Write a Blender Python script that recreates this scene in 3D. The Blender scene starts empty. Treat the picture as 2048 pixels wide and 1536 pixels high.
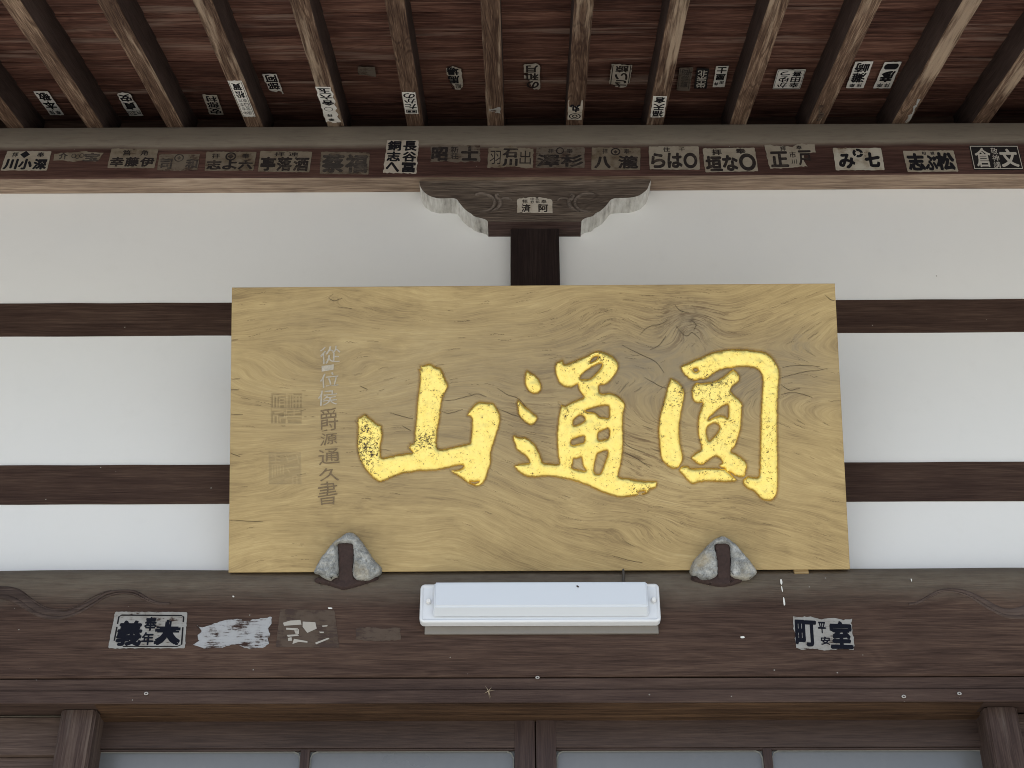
import bpy, bmesh, math, random
import numpy as np
from mathutils import Vector
from mathutils.geometry import delaunay_2d_cdt

R = math.radians
sc = bpy.context.scene
COL = sc.collection
random.seed(7)
rng = np.random.default_rng(11)

# ------------------------------------------------------------------ camera
PITCH, YAW, FPX = R(32.0), R(0.443), 2850.0
CAM = np.array([0.0, -3.68, 1.6])
cam = bpy.data.cameras.new('camera')
cam.sensor_width = 36.0
cam.lens = FPX / 2048 * 36.0
cam.clip_end = 2000
cam_o = bpy.data.objects.new('camera', cam)
cam_o.location = CAM
cam_o.rotation_euler = (R(90) + PITCH, 0, YAW)
COL.objects.link(cam_o)
sc.camera = cam_o

# ------------------------------------------------------------------ light
SUN_EL, SUN_AZ = R(62), R(25)
w = bpy.data.worlds.new('World'); sc.world = w; w.use_nodes = True
nt = w.node_tree
sky = nt.nodes.new('ShaderNodeTexSky'); sky.sky_type = 'NISHITA'; sky.sun_disc = False
sky.sun_elevation = SUN_EL; sky.sun_rotation = math.pi + SUN_AZ
sky.air_density = 1.0; sky.dust_density = 2.5; sky.ozone_density = 1.0
bg = nt.nodes['Background']; bg.inputs['Strength'].default_value = 0.115
nt.links.new(sky.outputs[0], bg.inputs['Color'])
sun = bpy.data.lights.new('sun', 'SUN'); sun.energy = 4.2; sun.angle = R(0.53); sun.color = (1, .955, .89)
sun_o = bpy.data.objects.new('sun', sun); COL.objects.link(sun_o); sun_o.location = (-4, -10, 14)
sd = Vector((math.sin(SUN_AZ) * math.cos(SUN_EL), math.cos(SUN_AZ) * math.cos(SUN_EL), -math.sin(SUN_EL)))
sun_o.rotation_euler = sd.to_track_quat('-Z', 'Y').to_euler()
vs = sc.view_settings
vs.view_transform = 'Standard'; vs.look = 'None'; vs.gamma = 1; vs.use_curve_mapping = False
vs.exposure = 0.90
sc.render.engine = 'CYCLES'
sc.cycles.filter_width = 0.95; sc.cycles.max_bounces = 8; sc.cycles.diffuse_bounces = 5

# ------------------------------------------------------------------ picking points on the real planes of the building
_f = np.array([-math.sin(YAW) * math.cos(PITCH), math.cos(YAW) * math.cos(PITCH), math.sin(PITCH)])
_r = np.array([math.cos(YAW), math.sin(YAW), 0.0])
_u = np.cross(_r, _f)
def ray(x, y):
    x = np.asarray(x, float); y = np.asarray(y, float)
    return (_f + ((x - 1024) / FPX)[..., None] * _r + ((768 - y) / FPX)[..., None] * _u)
def on_plane(x, y, o, n):
    d = ray(x, y); t = ((np.asarray(o) - CAM) @ n) / (d @ n)
    return CAM + d * t[..., None]
def at(x, y, dist):                       # vertical plane, dist metres in front of the viewer
    return on_plane(x, y, np.array([0, dist - 3.68, 0]), np.array([0, 1.0, 0]))
def zr(row, dist):                        # height of an image row on that plane
    return float(at(1050, row, dist)[2])
Y = lambda dist: dist - 3.68
def vnoise(x, y, seed=0):                 # smooth value noise
    x = np.asarray(x, float); y = np.asarray(y, float)
    tab = np.random.default_rng(seed).random((64, 64))
    xi = np.floor(x).astype(int); yi = np.floor(y).astype(int)
    fx = x - xi; fy = y - yi; fx = fx * fx * (3 - 2 * fx); fy = fy * fy * (3 - 2 * fy)
    g = lambda a, b: tab[a % 64, b % 64]
    return (g(xi, yi) * (1 - fx) + g(xi + 1, yi) * fx) * (1 - fy) + (g(xi, yi + 1) * (1 - fx) + g(xi + 1, yi + 1) * fx) * fy
def fbm(x, y, seed=0, n=4):
    s = 0; a = .5
    for i in range(n):
        s = s + a * vnoise(x * 2 ** i + 7 * i, y * 2 ** i + 3 * i, seed + i); a *= .5
    return s / (1 - .5 ** n)

# ------------------------------------------------------------------ objects
def thing(name, label, cat, loc=(0, 0, 0), group=None, kind=None):
    o = bpy.data.objects.new(name, None); COL.objects.link(o); o.location = loc
    o.empty_display_size = .1
    o['label'] = label; o['category'] = cat
    if group: o['group'] = group
    o['kind'] = kind or 'thing'
    return o
def tag(o, label, cat, group=None, kind=None):
    o['label'] = label; o['category'] = cat
    if group: o['group'] = group
    o['kind'] = kind or 'thing'
    return o
def origin(o):
    p = np.zeros(3)
    while o is not None:
        p += np.array(o.location); o = o.parent
    return p
def mk(name, v, f, mat, parent=None, smooth=None, base=None):
    v = np.asarray(v, float)
    if parent is not None: off = origin(parent)
    elif base is not None: off = np.asarray(base, float)
    else: off = v.mean(axis=0)
    me = bpy.data.meshes.new(name)
    me.from_pydata((v - off).tolist(), [], [tuple(int(i) for i in q) for q in f])
    me.update()
    if smooth is not None:
        me.polygons.foreach_set('use_smooth', [True] * len(me.polygons))
        me.set_sharp_from_angle(angle=R(smooth))
    o = bpy.data.objects.new(name, me); COL.objects.link(o)
    if parent is not None: o.parent = parent
    else: o.location = off
    for m in (mat if isinstance(mat, (list, tuple)) else [mat]): me.materials.append(m)
    return o
def from_bm(name, bm, mat, parent=None, smooth=None, base=None):
    bm.verts.ensure_lookup_table(); bm.verts.index_update()
    v = [tuple(q.co) for q in bm.verts]; f = [[q.index for q in p.verts] for p in bm.faces]
    bm.free()
    return mk(name, v, f, mat, parent, smooth, base)
def box_bm(lo, hi, bev=0.0, seg=2, bm=None):
    b = bmesh.new()
    r = bmesh.ops.create_cube(b, size=1)
    for q in b.verts:
        q.co = Vector([lo[i] + (q.co[i] + .5) * (hi[i] - lo[i]) for i in range(3)])
    if bev: bmesh.ops.bevel(b, geom=b.edges[:], offset=bev, segments=seg, affect='EDGES', profile=.6)
    return b
def box(name, lo, hi, mat, parent=None, bev=.003, base=None):
    return from_bm(name, box_bm(lo, hi, bev), mat, parent, 40, base)
def extrude(name, prof, x0, x1, mat, parent=None, n=60, wob=None, smooth=35, base=None):
    """closed (y, z) profile swept along x, wob(x, i) moves profile point i"""
    xs = np.linspace(x0, x1, n + 1); k = len(prof); v = []; f = []
    for x in xs:
        for i, (py, pz) in enumerate(prof):
            dy, dz = wob(x, i) if wob else (0, 0)
            v.append((x, py + dy, pz + dz))
    for a in range(n):
        for i in range(k):
            j = (i + 1) % k
            f.append((a * k + i, a * k + j, (a + 1) * k + j, (a + 1) * k + i))
    f.append(tuple(range(k))[::-1]); f.append(tuple(n * k + i for i in range(k)))
    v = np.array(v)
    area = sum(prof[i][0] * prof[(i + 1) % k][1] - prof[(i + 1) % k][0] * prof[i][1] for i in range(k))
    if area > 0: f = [q[::-1] for q in f]
    return mk(name, v, f, mat, parent, smooth, base)

# ------------------------------------------------------------------ materials
class N:
    def __init__(s, name):
        s.m = bpy.data.materials.new(name); s.m.use_nodes = True; s.t = s.m.node_tree
        s.b = s.t.nodes['Principled BSDF']; s.out = s.t.nodes['Material Output']
    def n(s, typ, **kw):
        q = s.t.nodes.new(typ)
        for k, val in kw.items():
            if k.startswith('i_'): q.inputs[k[2:].replace('_', ' ')].default_value = val
            else: setattr(q, k, val)
        return q
    def l(s, a, b): s.t.links.new(a, b)
    def pos(s): return s.n('ShaderNodeNewGeometry').outputs['Position']
    def mapv(s, v, sca, rot=(0, 0, 0), loc=(0, 0, 0)):
        q = s.n('ShaderNodeMapping'); q.inputs['Scale'].default_value = sca
        q.inputs['Rotation'].default_value = rot; q.inputs['Location'].default_value = loc
        s.l(v, q.inputs['Vector']); return q.outputs[0]
    def noise(s, v, scale, detail=5, rough=.55, dist=0.0):
        q = s.n('ShaderNodeTexNoise'); s.l(v, q.inputs['Vector'])
        q.inputs['Scale'].default_value = scale; q.inputs['Detail'].default_value = detail
        q.inputs['Roughness'].default_value = rough; q.inputs['Distortion'].default_value = dist
        return q.outputs['Fac']
    def math(s, op, a, b=None, c=None, clamp=False):
        q = s.n('ShaderNodeMath', operation=op); q.use_clamp = clamp
        for i, t in enumerate((a, b, c)):
            if t is None: continue
            if isinstance(t, (int, float)): q.inputs[i].default_value = t
            else: s.l(t, q.inputs[i])
        return q.outputs[0]
    def ramp(s, v, stops):
        q = s.n('ShaderNodeValToRGB'); s.l(v, q.inputs[0]); e = q.color_ramp.elements
        while len(e) < len(stops): e.new(.5)
        for i, (p, c) in enumerate(stops):
            e[i].position = p
            e[i].color = (c, c, c, 1) if isinstance(c, (int, float)) else (*c, 1)
        return q.outputs['Color']
    def step(s, v, a, b):
        q = s.n('ShaderNodeMapRange'); q.interpolation_type = 'SMOOTHSTEP'
        s.l(v, q.inputs['Value']); q.inputs['From Min'].default_value = a; q.inputs['From Max'].default_value = b
        return q.outputs[0]
    def mix(s, fac, a, b, mode='MIX'):
        q = s.n('ShaderNodeMix', data_type='RGBA', blend_type=mode)
        for sock, val in ((q.inputs[0], fac), (q.inputs[6], a), (q.inputs[7], b)):
            if isinstance(val, (int, float)): sock.default_value = val
            elif isinstance(val, tuple): sock.default_value = (*val, 1)
            else: s.l(val, sock)
        return q.outputs[2]
    def sep(s, v):
        q = s.n('ShaderNodeSeparateXYZ'); s.l(v, q.inputs[0]); return q.outputs
    def bump(s, h, strength, dist=.002):
        q = s.n('ShaderNodeBump'); q.inputs['Strength'].default_value = strength; q.inputs['Distance'].default_value = dist
        s.l(h, q.inputs['Height']); s.l(q.outputs[0], s.b.inputs['Normal'])
    def col(s, c):
        if isinstance(c, tuple): s.b.inputs['Base Color'].default_value = (*c, 1)
        else: s.l(c, s.b.inputs['Base Color'])
        return s
    def rough(s, v):
        if isinstance(v, (int, float)): s.b.inputs['Roughness'].default_value = v
        else: s.l(v, s.b.inputs['Roughness'])
        return s

def wood(name, dark, mid, light, axis=0, rot=(0, 0, 0), fig=14.0, sc_=1.0, rough=.7, bump=.5, dust=None, specks=0.0,
         weather=None, spec=.15, perobj=False, streak=.5, lines=.35):
    """aged timber: growth-ring figure stretched along the grain, fine fibres, optional dust zone and pale specks"""
    k = N(name); p = k.pos()
    if any(rot): p = k.mapv(p, (1, 1, 1), rot)
    if perobj:
        oi = k.n('ShaderNodeObjectInfo'); cx = k.n('ShaderNodeCombineXYZ')
        k.l(k.math('MULTIPLY', oi.outputs['Random'], 37.0), cx.inputs[0]); k.l(k.math('MULTIPLY', oi.outputs['Random'], 91.0), cx.inputs[1])
        k.l(k.math('MULTIPLY', oi.outputs['Random'], 53.0), cx.inputs[2])
        va = k.n('ShaderNodeVectorMath', operation='ADD'); k.l(p, va.inputs[0]); k.l(cx.outputs[0], va.inputs[1]); p = va.outputs[0]
    s1 = [1.0, 1.0, 1.0]; s1[axis] = .10
    s2 = [1.0, 1.0, 1.0]; s2[axis] = .04
    a = k.noise(k.mapv(p, tuple(s1)), 4.5 * sc_, 3, .5, .3)
    rings = k.math('FRACT', k.math('MULTIPLY', a, fig))
    rings = k.math('PINGPONG', rings, .5)                        # 0..0.5 sawtooth of growth rings
    fib = k.noise(k.mapv(p, tuple(s2)), 150 * sc_, 4, .68)
    fib2 = k.noise(k.mapv(p, tuple(s2)), 48 * sc_, 5, .6)
    blot = k.noise(k.mapv(p, tuple(0.35 if i == axis else 1 for i in range(3))), 3.2 * sc_, 4, .6)
    fine = k.noise(k.mapv(p, tuple(  .035 if i == axis else 1 for i in range(3))), 330, 2, .7)
    late = k.step(rings, .34, .5)                                # thin latewood lines
    late = k.math('MULTIPLY', late, k.math('MULTIPLY_ADD', fib2, 1.4, -.2), clamp=True)
    t = k.math('ADD', k.math('MULTIPLY', rings, .40), k.math('MULTIPLY', k.math('SUBTRACT', fib2, .5), 1.4 * streak + .2))
    t = k.math('ADD', t, k.math('MULTIPLY', k.math('SUBTRACT', fib, .5), 1.0))
    t = k.math('ADD', t, k.math('MULTIPLY', k.math('SUBTRACT', fine, .5), 1.0))
    t = k.math('ADD', t, k.math('MULTIPLY', k.math('SUBTRACT', blot, .5), 1.1))
    t = k.math('SUBTRACT', t, k.math('MULTIPLY', late, lines))
    t = k.math('ADD', t, .34, clamp=True)
    c = k.ramp(t, [(.08, dark), (.48, mid), (.95, light)])
    if weather:                                                   # (colour, noise low, noise high): bleached patches
        wn = k.noise(k.mapv(p, tuple(0.12 if i == axis else 1 for i in range(3))), 7.0 * sc_, 6, .62)
        wn = k.math('ADD', wn, k.math('MULTIPLY', k.math('SUBTRACT', fib2, .5), .5))
        c = k.mix(k.math('MULTIPLY', k.step(wn, weather[1], weather[2]), weather[3]), c, weather[0])
    if dust:                                                      # (colour, z low, z high, amount): dust lying on the upper shoulder
        z = k.sep(k.pos())[2]
        wv = k.noise(k.mapv(k.pos(), (1, 1, 2.5)), 2.2, 5, .6)
        zz = k.math('ADD', z, k.math('MULTIPLY', k.math('SUBTRACT', wv, .5), dust[4] if len(dust) > 4 else .10))
        dn = k.noise(k.mapv(k.pos(), (.3, 1, 1)), 60, 5, .6)
        am = k.math('MULTIPLY', k.step(zz, dust[1], dust[2]), k.math('MULTIPLY_ADD', dn, .9, dust[3] - .45), clamp=True)
        c = k.mix(am, c, dust[0])
    if specks:
        vo = k.n('ShaderNodeTexVoronoi'); vo.inputs['Scale'].default_value = 42
        k.l(k.pos(), vo.inputs['Vector'])
        pick = k.sep(vo.outputs['Color'])
        sp = k.math('MULTIPLY', k.math('LESS_THAN', vo.outputs['Distance'], k.math('MULTIPLY', pick[1], .11)), k.math('GREATER_THAN', pick[0], 1 - specks))
        c = k.mix(sp, c, (.27, .25, .22))
    k.col(c); k.rough(k.math('MULTIPLY_ADD', fib2, .25, rough - .12)); k.b.inputs['Specular IOR Level'].default_value = spec
    h = k.math('ADD', k.math('MULTIPLY', rings, .7), k.math('ADD', k.math('MULTIPLY', fine, 1.1), k.math('MULTIPLY', fib2, .9)))
    k.bump(h, bump, .0024)
    return k.m

def plain(name, c, rough=.5, metal=0.0, var=.12, scale=30, bump=0.0, spec=.5):
    k = N(name); n1 = k.noise(k.pos(), scale, 6, .6)
    f = k.math('MULTIPLY_ADD', k.math('SUBTRACT', n1, .5), 2 * var, 1.0)
    k.col(k.mix(1.0, c, f, 'MULTIPLY')); k.rough(rough); k.b.inputs['Metallic'].default_value = metal
    k.b.inputs['Specular IOR Level'].default_value = spec
    if bump: k.bump(n1, bump)
    return k.m

SLOPE = R(17.0)
D_UP, D_BRK, D_LOW = 3.578, 3.603, 3.600
M = {}
BR_D, BR_M, BR_L = (.022, .0125, .011), (.043, .027, .0235), (.085, .058, .047)
Z_UP_TOP, Z_LOW_TOP = zr(255, 3.60), zr(1150, 3.60)
M['beam_up'] = wood('aged red-brown beam timber', (0.0360, 0.0171, 0.0142), (0.0720, 0.0359, 0.0285), (0.1150, 0.0650, 0.0490), fig=9, specks=.035,
                    dust=((.265, .226, .178), zr(299, D_UP), zr(284, D_UP), 1.0, .03))
M['beam_under'] = wood('bleached beam underside timber', (0.1275, 0.0841, 0.0616), (0.3000, 0.2175, 0.1568), (0.4950, 0.3842, 0.2870), fig=14, bump=.8, sc_=1.3)
M['beam_low'] = wood('aged brown carved beam timber', (0.0374, 0.0210, 0.0155), (0.0729, 0.0438, 0.0323), (0.1233, 0.0791, 0.0562), fig=16, bump=.6, specks=.09,
                     dust=((.175, .148, .112), zr(1225, 3.6), zr(1150, 3.6), .70, .13))
M['carve'] = wood('highlight-toned carved line timber', (.040, .027, .022), (.080, .056, .046), (.125, .092, .076), fig=10, bump=.3)  # ridge highlights put into a slightly lighter timber colour
M['lintel'] = wood('lintel timber', (0.0372, 0.0224, 0.0183), (0.0670, 0.0424, 0.0337), (0.1023, 0.0681, 0.0527), fig=6, specks=.12, bump=.35)
M['track'] = wood('worn orange-brown lintel underside', (0.0298, 0.0157, 0.0092), (0.0723, 0.0404, 0.0229), (0.1445, 0.0826, 0.0441), fig=8, bump=.4, specks=.04)
M['door'] = wood('dark door timber', (0.0340, 0.0202, 0.0164), (0.0600, 0.0378, 0.0304), (0.0900, 0.0598, 0.0468), fig=7, bump=.3, specks=.03, spec=.35)
M['door_v'] = wood('dark upright door timber', (0.0300, 0.0176, 0.0156), (0.0550, 0.0334, 0.0281), (0.0900, 0.0616, 0.0499), axis=2, fig=7, bump=.3, spec=.35)
M['post'] = wood('dark post timber', (.013, .008, .008), (.022, .014, .0125), (.040, .027, .023), axis=2, fig=12, bump=.4)
M['jamb'] = wood('weathered jamb timber', (0.0380, 0.0238, 0.0203), (0.0680, 0.0449, 0.0374), (0.1250, 0.0898, 0.0725), axis=2, fig=12, bump=.9, weather=((.15, .135, .12), .56, .74, .6))
M['panel'] = wood('weathered side panel timber', (0.0500, 0.0326, 0.0265), (0.0950, 0.0651, 0.0523), (0.1600, 0.1144, 0.0897), fig=6, bump=.5, weather=((.16, .145, .12), .58, .8, .6))
M['rail'] = wood('dark wall rail timber', (0.0338, 0.0180, 0.0136), (0.0598, 0.0349, 0.0254), (0.1040, 0.0653, 0.0467), fig=8, bump=.3, specks=.04)
M['bracket'] = wood('grey-brown bracket timber', (0.0562, 0.0415, 0.0330), (0.1250, 0.0952, 0.0743), (0.2500, 0.2013, 0.1593), fig=26, sc_=1.6, bump=1.2, lines=.55)
M['brk_edge'] = wood('pale bracket carving timber', (.075, .058, .047), (.16, .128, .105), (.26, .215, .18), fig=12)  # scroll ridges a little lighter than the bracket face
M['brk_under'] = wood('red-brown bracket underside', (.05, .030, .026), (.11, .070, .060), (.19, .135, .115), fig=10)
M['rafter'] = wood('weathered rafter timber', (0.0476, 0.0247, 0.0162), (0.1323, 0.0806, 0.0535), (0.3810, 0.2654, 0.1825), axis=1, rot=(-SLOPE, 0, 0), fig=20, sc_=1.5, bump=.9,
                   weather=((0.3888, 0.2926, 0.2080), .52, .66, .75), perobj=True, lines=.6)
M['rafter_shaded'] = wood('shade-toned rafter side', (.030, .019, .016), (.060, .040, .034), (.10, .07, .06), axis=1, rot=(-SLOPE, 0, 0), fig=14, sc_=1.5, perobj=True)  # darker copy of the rafter timber, side shade put into the colour
M['soffit'] = wood('red-brown soffit board', (0.0326, 0.0135, 0.0099), (0.1194, 0.0536, 0.0387), (0.2931, 0.1555, 0.1084), fig=22, sc_=1.3, bump=.7, perobj=True, streak=.6,
                   weather=((0.2832, 0.2091, 0.1687), .55, .72, .6))
M['iron'] = plain('rusted dark iron', (.044, .025, .021), .85, .1, .6, 120, .9)
M['white_plastic'] = plain('white fixture housing', (.74, .76, .78), .32, 0, .02, 8)
M['diffuser'] = plain('milky diffuser plastic', (.66, .70, .745), .42, 0, .025, 6)
M['taupe'] = plain('taupe mounting plate', (.20, .18, .155), .55, 0, .08, 20)
M['screw'] = plain('white plastic screw head', (.82, .82, .80), .35, 0, .03, 50)
M['cable'] = plain('brown cable sheath', (.06, .05, .04), .6, 0, .1, 60)
M['ledge'] = wood('pale weathered ledge', (.11, .09, .065), (.19, .165, .125), (.28, .25, .20), fig=6)
M['shim'] = wood('pale wood shim', (.25, .17, .08), (.42, .31, .16), (.55, .43, .25), fig=5)
M['dropping'] = plain('white dropping', (.72, .71, .66), .8, 0, .1, 60)
M['eye'] = plain('dull zinc', (.40, .38, .35), .6, .3, .3, 90)
M['spider'] = plain('pale dry straw', (.36, .28, .18), .8, 0, .2, 80)
M['fibre'] = plain('loose pale fibre', (.30, .24, .17), .9, 0, .2, 80)

k = N('white lime plaster'); p = k.pos()
n1 = k.noise(p, 1.3, 4, .6); n2 = k.noise(k.mapv(p, (1, 1, 1)), 14, 6, .65); n3 = k.noise(p, 160, 3, .6)
c = k.mix(k.math('MULTIPLY', k.step(n2, .5, .85), .35), (.80, .795, .77), (.73, .72, .69))
c = k.mix(k.math('MULTIPLY', k.step(n1, .45, .75), .4), c, (.75, .755, .755))
vo = k.n('ShaderNodeTexVoronoi'); vo.inputs['Scale'].default_value = 9; k.l(p, vo.inputs['Vector']); pk = k.sep(vo.outputs['Color'])
c = k.mix(k.math('MULTIPLY', k.math('LESS_THAN', vo.outputs['Distance'], .028), k.math('GREATER_THAN', pk[0], .90)), c, (.30, .27, .23))
k.col(c).rough(.85); k.bump(k.math('ADD', k.math('MULTIPLY', n2, 1.0), k.math('MULTIPLY', n3, .25)), .18, .003); M['plaster'] = k.m

k = N('streaked whitewash'); p = k.pos()
n1 = k.noise(k.mapv(p, (1, .15, 1)), 90, 6, .65); n2 = k.noise(k.mapv(p, (1, .4, .5)), 22, 5, .6)
c = k.ramp(k.math('ADD', k.math('MULTIPLY', n1, .5), k.math('MULTIPLY', n2, .5)), [(.30, (.17, .16, .14)), (.46, (.50, .48, .44)), (.62, (.70, .69, .65))])
k.col(c).rough(.9); k.bump(n1, .6); M['whitewash'] = k.m

k = N('dusty frosted door glass'); p = k.pos()
n1 = k.noise(p, 3.0, 5, .6); n2 = k.noise(k.mapv(p, (1, 1, .3)), 60, 4, .6)
k.col(k.mix(k.math('MULTIPLY_ADD', n2, .3, k.math('MULTIPLY', n1, .6)), (.125, .129, .130), (.19, .193, .190)))
k.rough(k.math('MULTIPLY_ADD', n1, .15, .22)); k.b.inputs['Specular IOR Level'].default_value = .6; M['glass'] = k.m

k = N('felted grey cloth'); p = k.pos()
n1 = k.noise(p, 38, 6, .7, .6); n2 = k.noise(p, 260, 4, .7); n3 = k.noise(p, 11, 3, .5)
c = k.ramp(k.math('ADD', k.math('MULTIPLY', n1, .7), k.math('MULTIPLY', n2, .3)), [(.34, (.10, .10, .098)), (.5, (.31, .315, .30)), (.66, (.56, .56, .53))])
c = k.mix(k.math('MULTIPLY', k.step(n3, .48, .66), .6), c, (.42, .35, .23))
k.col(c).rough(.95); k.bump(k.math('ADD', n1, k.math('MULTIPLY', n2, .6)), .9, .004); M['cloth'] = k.m

k = N('light courtyard gravel'); p = k.pos()
n1 = k.noise(p, 60, 4, .7); n2 = k.noise(p, .5, 4, .6)
k.col(k.ramp(k.math('ADD', k.math('MULTIPLY', n1, .6), k.math('MULTIPLY', n2, .4)), [(.3, (.295, .300, .283)), (.7, (.465, .472, .450))])).rough(.95)
k.bump(n1, .6, .01); M['ground'] = k.m
M['roof'] = plain('grey sky-blocking roof', (.09, .09, .095), .6, 0, .2, 8)

# ------------------------------------------------------------------ ground
g = mk('ground', [(-400, -500, 0), (400, -500, 0), (400, 60, 0), (-400, 60, 0)], [(0, 1, 2, 3)], M['ground'], base=(0, 0, 0))
tag(g, 'pale gravel courtyard ground in front of the temple', 'ground', kind='structure')

# ------------------------------------------------------------------ planes
RAF_D = 3.635; RAF_H = zr(252, RAF_D)                         # rafters' undersides pass here
RAF_O = np.array([0, Y(RAF_D), RAF_H]); RAF_DIR = np.array([0, -math.cos(SLOPE), -math.sin(SLOPE)])
RAF_N = np.array([0, math.sin(SLOPE), -math.cos(SLOPE)])      # outward (down) normal: perpendicular to the rafters
RAF_N = np.array([0, -math.sin(SLOPE), math.cos(SLOPE)]) * -1
SOF = .112                                                    # rafter depth
SOF_O = RAF_O - RAF_N * SOF
XL, XR = -2.3, 2.4

# ------------------------------------------------------------------ eave
LEN = 1.75
eave = thing('eave', 'wooden eave with weathered rafters under red-brown boards along the picture top', 'eave', (0, Y(RAF_D), RAF_H))
def rafter_mesh():
    hw = .0285; seg = 26; v = []; f = []
    prof = [(-hw, .0025), (-hw + .0025, 0), (hw - .0025, 0), (hw, .0025), (hw, SOF + .03), (-hw, SOF + .03)]
    for a in range(seg + 1):
        s = -.30 + (LEN + .30) * a / seg
        for (px, ph) in prof:
            q = RAF_DIR * s - RAF_N * ph
            q = q + np.array([px, 0, 0])
            q[0] += .0025 * (vnoise(s * 6, px * 20 + 3, 4) - .5)
            v.append(q)
    kk = len(prof)
    for a in range(seg):
        for i in range(kk):
            j = (i + 1) % kk
            f.append((a * kk + i, (a + 1) * kk + i, (a + 1) * kk + j, a * kk + j))
    f.append(tuple(range(kk))); f.append(tuple(seg * kk + i for i in range(kk))[::-1])
    return v, f
rv, rf = rafter_mesh()
first = None
for rx in (-300, -138, 24, 185, 346, 507, 670, 830, 991, 1149, 1310, 1477, 1632, 1801, 1961, 2122, 2284):
    c0 = on_plane(rx, 247, RAF_O, RAF_N)[0]
    if first is None:
        first = mk('rafter', np.array(rv) + origin(eave), rf, [M['rafter'], M['rafter_shaded']], eave, 20); o = first
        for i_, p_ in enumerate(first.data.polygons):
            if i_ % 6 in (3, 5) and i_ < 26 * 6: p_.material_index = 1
    else:
        o = first.copy(); COL.objects.link(o); o.parent = eave
    o.location = (c0, 0, 0)
PW = .150
nb = int((LEN + .16) / PW)
for b in range(nb + 1):
    s0 = -.20 + b * PW; s1 = s0 + PW + .004
    seg = 24; v = []; f = []
    for a in range(seg + 1):
        x = XL - .2 + (XR - XL + .4) * a / seg
        wv = .0022 * (vnoise(x * 1.3, b * 3.7, 9) - .5)
        for (s, h) in ((s0, .006 + wv), (s1, .0005 + wv), (s1, .016), (s0, .020)):
            v.append(SOF_O + RAF_DIR * s + np.array([x, 0, 0]) - RAF_N * h)
    for a in range(seg):
        for i in range(4):
            j = (i + 1) % 4
            f.append((a * 4 + i, (a + 1) * 4 + i, (a + 1) * 4 + j, a * 4 + j))
    f += [(0, 1, 2, 3), tuple(seg * 4 + i for i in (3, 2, 1, 0))]
    mk('soffit_board', v, f, M['soffit'], eave)
dv = []
for (s, h) in ((-2.2, .0), (LEN, .0), (LEN, .09), (-2.2, .09)):
    for x in (XL - 6, XR + 6): dv.append(SOF_O + RAF_DIR * s - RAF_N * (.03 + h) + np.array([x, 0, 0]))
mk('roof_sky_block', dv, [(0, 2, 3, 1), (2, 4, 5, 3), (4, 6, 7, 5), (6, 0, 1, 7), (0, 6, 4, 2), (1, 3, 5, 7)], M['roof'], eave)  # unseen roof slab, added to block sky light from above

# ------------------------------------------------------------------ upper beam
zb_f, zb_b = zr(352, D_UP), zr(382, 3.68)
prof = [(Y(D_UP), zb_f + .004), (Y(D_UP) + .003, zb_f), (.002, zb_b), (.10, zb_b), (.10, RAF_H + .02), (Y(RAF_D) + .01, RAF_H + .003),
        (Y(RAF_D) - .006, RAF_H - .004), (Y(3.609), zr(261, 3.609)), (Y(3.592), zr(272, 3.592)), (Y(3.583), zr(282, 3.583)), (Y(D_UP), zr(291, D_UP))]
def wob(x, i):
    e = .0035 * (vnoise(x * 2.1, i * .37, 3) - .5)
    return (e * .6, e if i in (0, 1, 2, 3, 6, 7, 8, 9) else 0)
ub = extrude('upper_beam', prof, XL, XR, [M['beam_up'], M['beam_under']], n=120, wob=wob)
for i_, p_ in enumerate(ub.data.polygons):
    if i_ < 120 * len(prof) and i_ % len(prof) == 1: p_.material_index = 1
tag(ub, 'long red-brown beam below the rafters covered in a row of paper slips', 'beam')

# ------------------------------------------------------------------ wall: plaster, rails, post
wall = thing('plaster_wall', 'white plaster wall divided by dark horizontal rails behind the plaque', 'wall', (0, 0, 3.2))
zt = zr(378, 3.68) + .03; zbm = zr(1160, 3.68)
px0, px1 = at(1021, 510, 3.637)[0], at(1119, 510, 3.637)[0]
r1t, r1b, r2t, r2b = zr(603, 3.676), zr(667.5, 3.676), zr(927.5, 3.676), zr(1004.5, 3.676)
def panel(x0, x1, z0, z1, sd_):
    n, m = 48, 16; v = []; f = []
    for j in range(m + 1):
        for i in range(n + 1):
            x = x0 + (x1 - x0) * i / n; z = z0 + (z1 - z0) * j / m
            v.append((x, .0016 * (fbm(x * 4, z * 4, sd_) - .5), z))
    for j in range(m):
        for i in range(n):
            a = j * (n + 1) + i; f.append((a, a + 1, a + n + 2, a + n + 1))
    b = len(v); v += [(x0, .04, z0), (x1, .04, z0), (x1, .04, z1), (x0, .04, z1)]; f.append((b + 3, b + 2, b + 1, b))
    return mk('plaster_panel', v, f, M['plaster'], wall, 30)
for (z0, z1) in ((r1t, zt), (r2t, r1b), (zbm - .05, r2b)):
    panel(XL, (px0 + px1) / 2 - .02, z0 - .004, z1 + .004, 5); panel((px0 + px1) / 2 + .02, XR, z0 - .004, z1 + .004, 8)
for (zlo, zhi) in ((r1b, r1t), (r2b, r2t)):
    for (a, b) in ((XL, px0 + .01), (px1 - .01, XR)):
        def wob(x, i): return (0, .0022 * (vnoise(x * 7, i * 1.7 + zlo, 6) - .5))
        extrude('wall_rail', [(-.0055, zlo), (.05, zlo), (.05, zhi), (-.0055, zhi)], a, b, M['rail'], wall, 70, wob)
box('post', (px0, -.043, zbm - .04), (px1, .05, zr(441.5, D_BRK) + .001), M['post'], wall, .006)
box('wall_core', (XL - 5, .101, zr(1390, 3.68)), (XR + 5, .15, RAF_H + .4), M['rail'], wall, 0)
box('room_back', (XL - 5, .9, .0), (XR + 5, .95, RAF_H), M['rail'], wall, 0)

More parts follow.
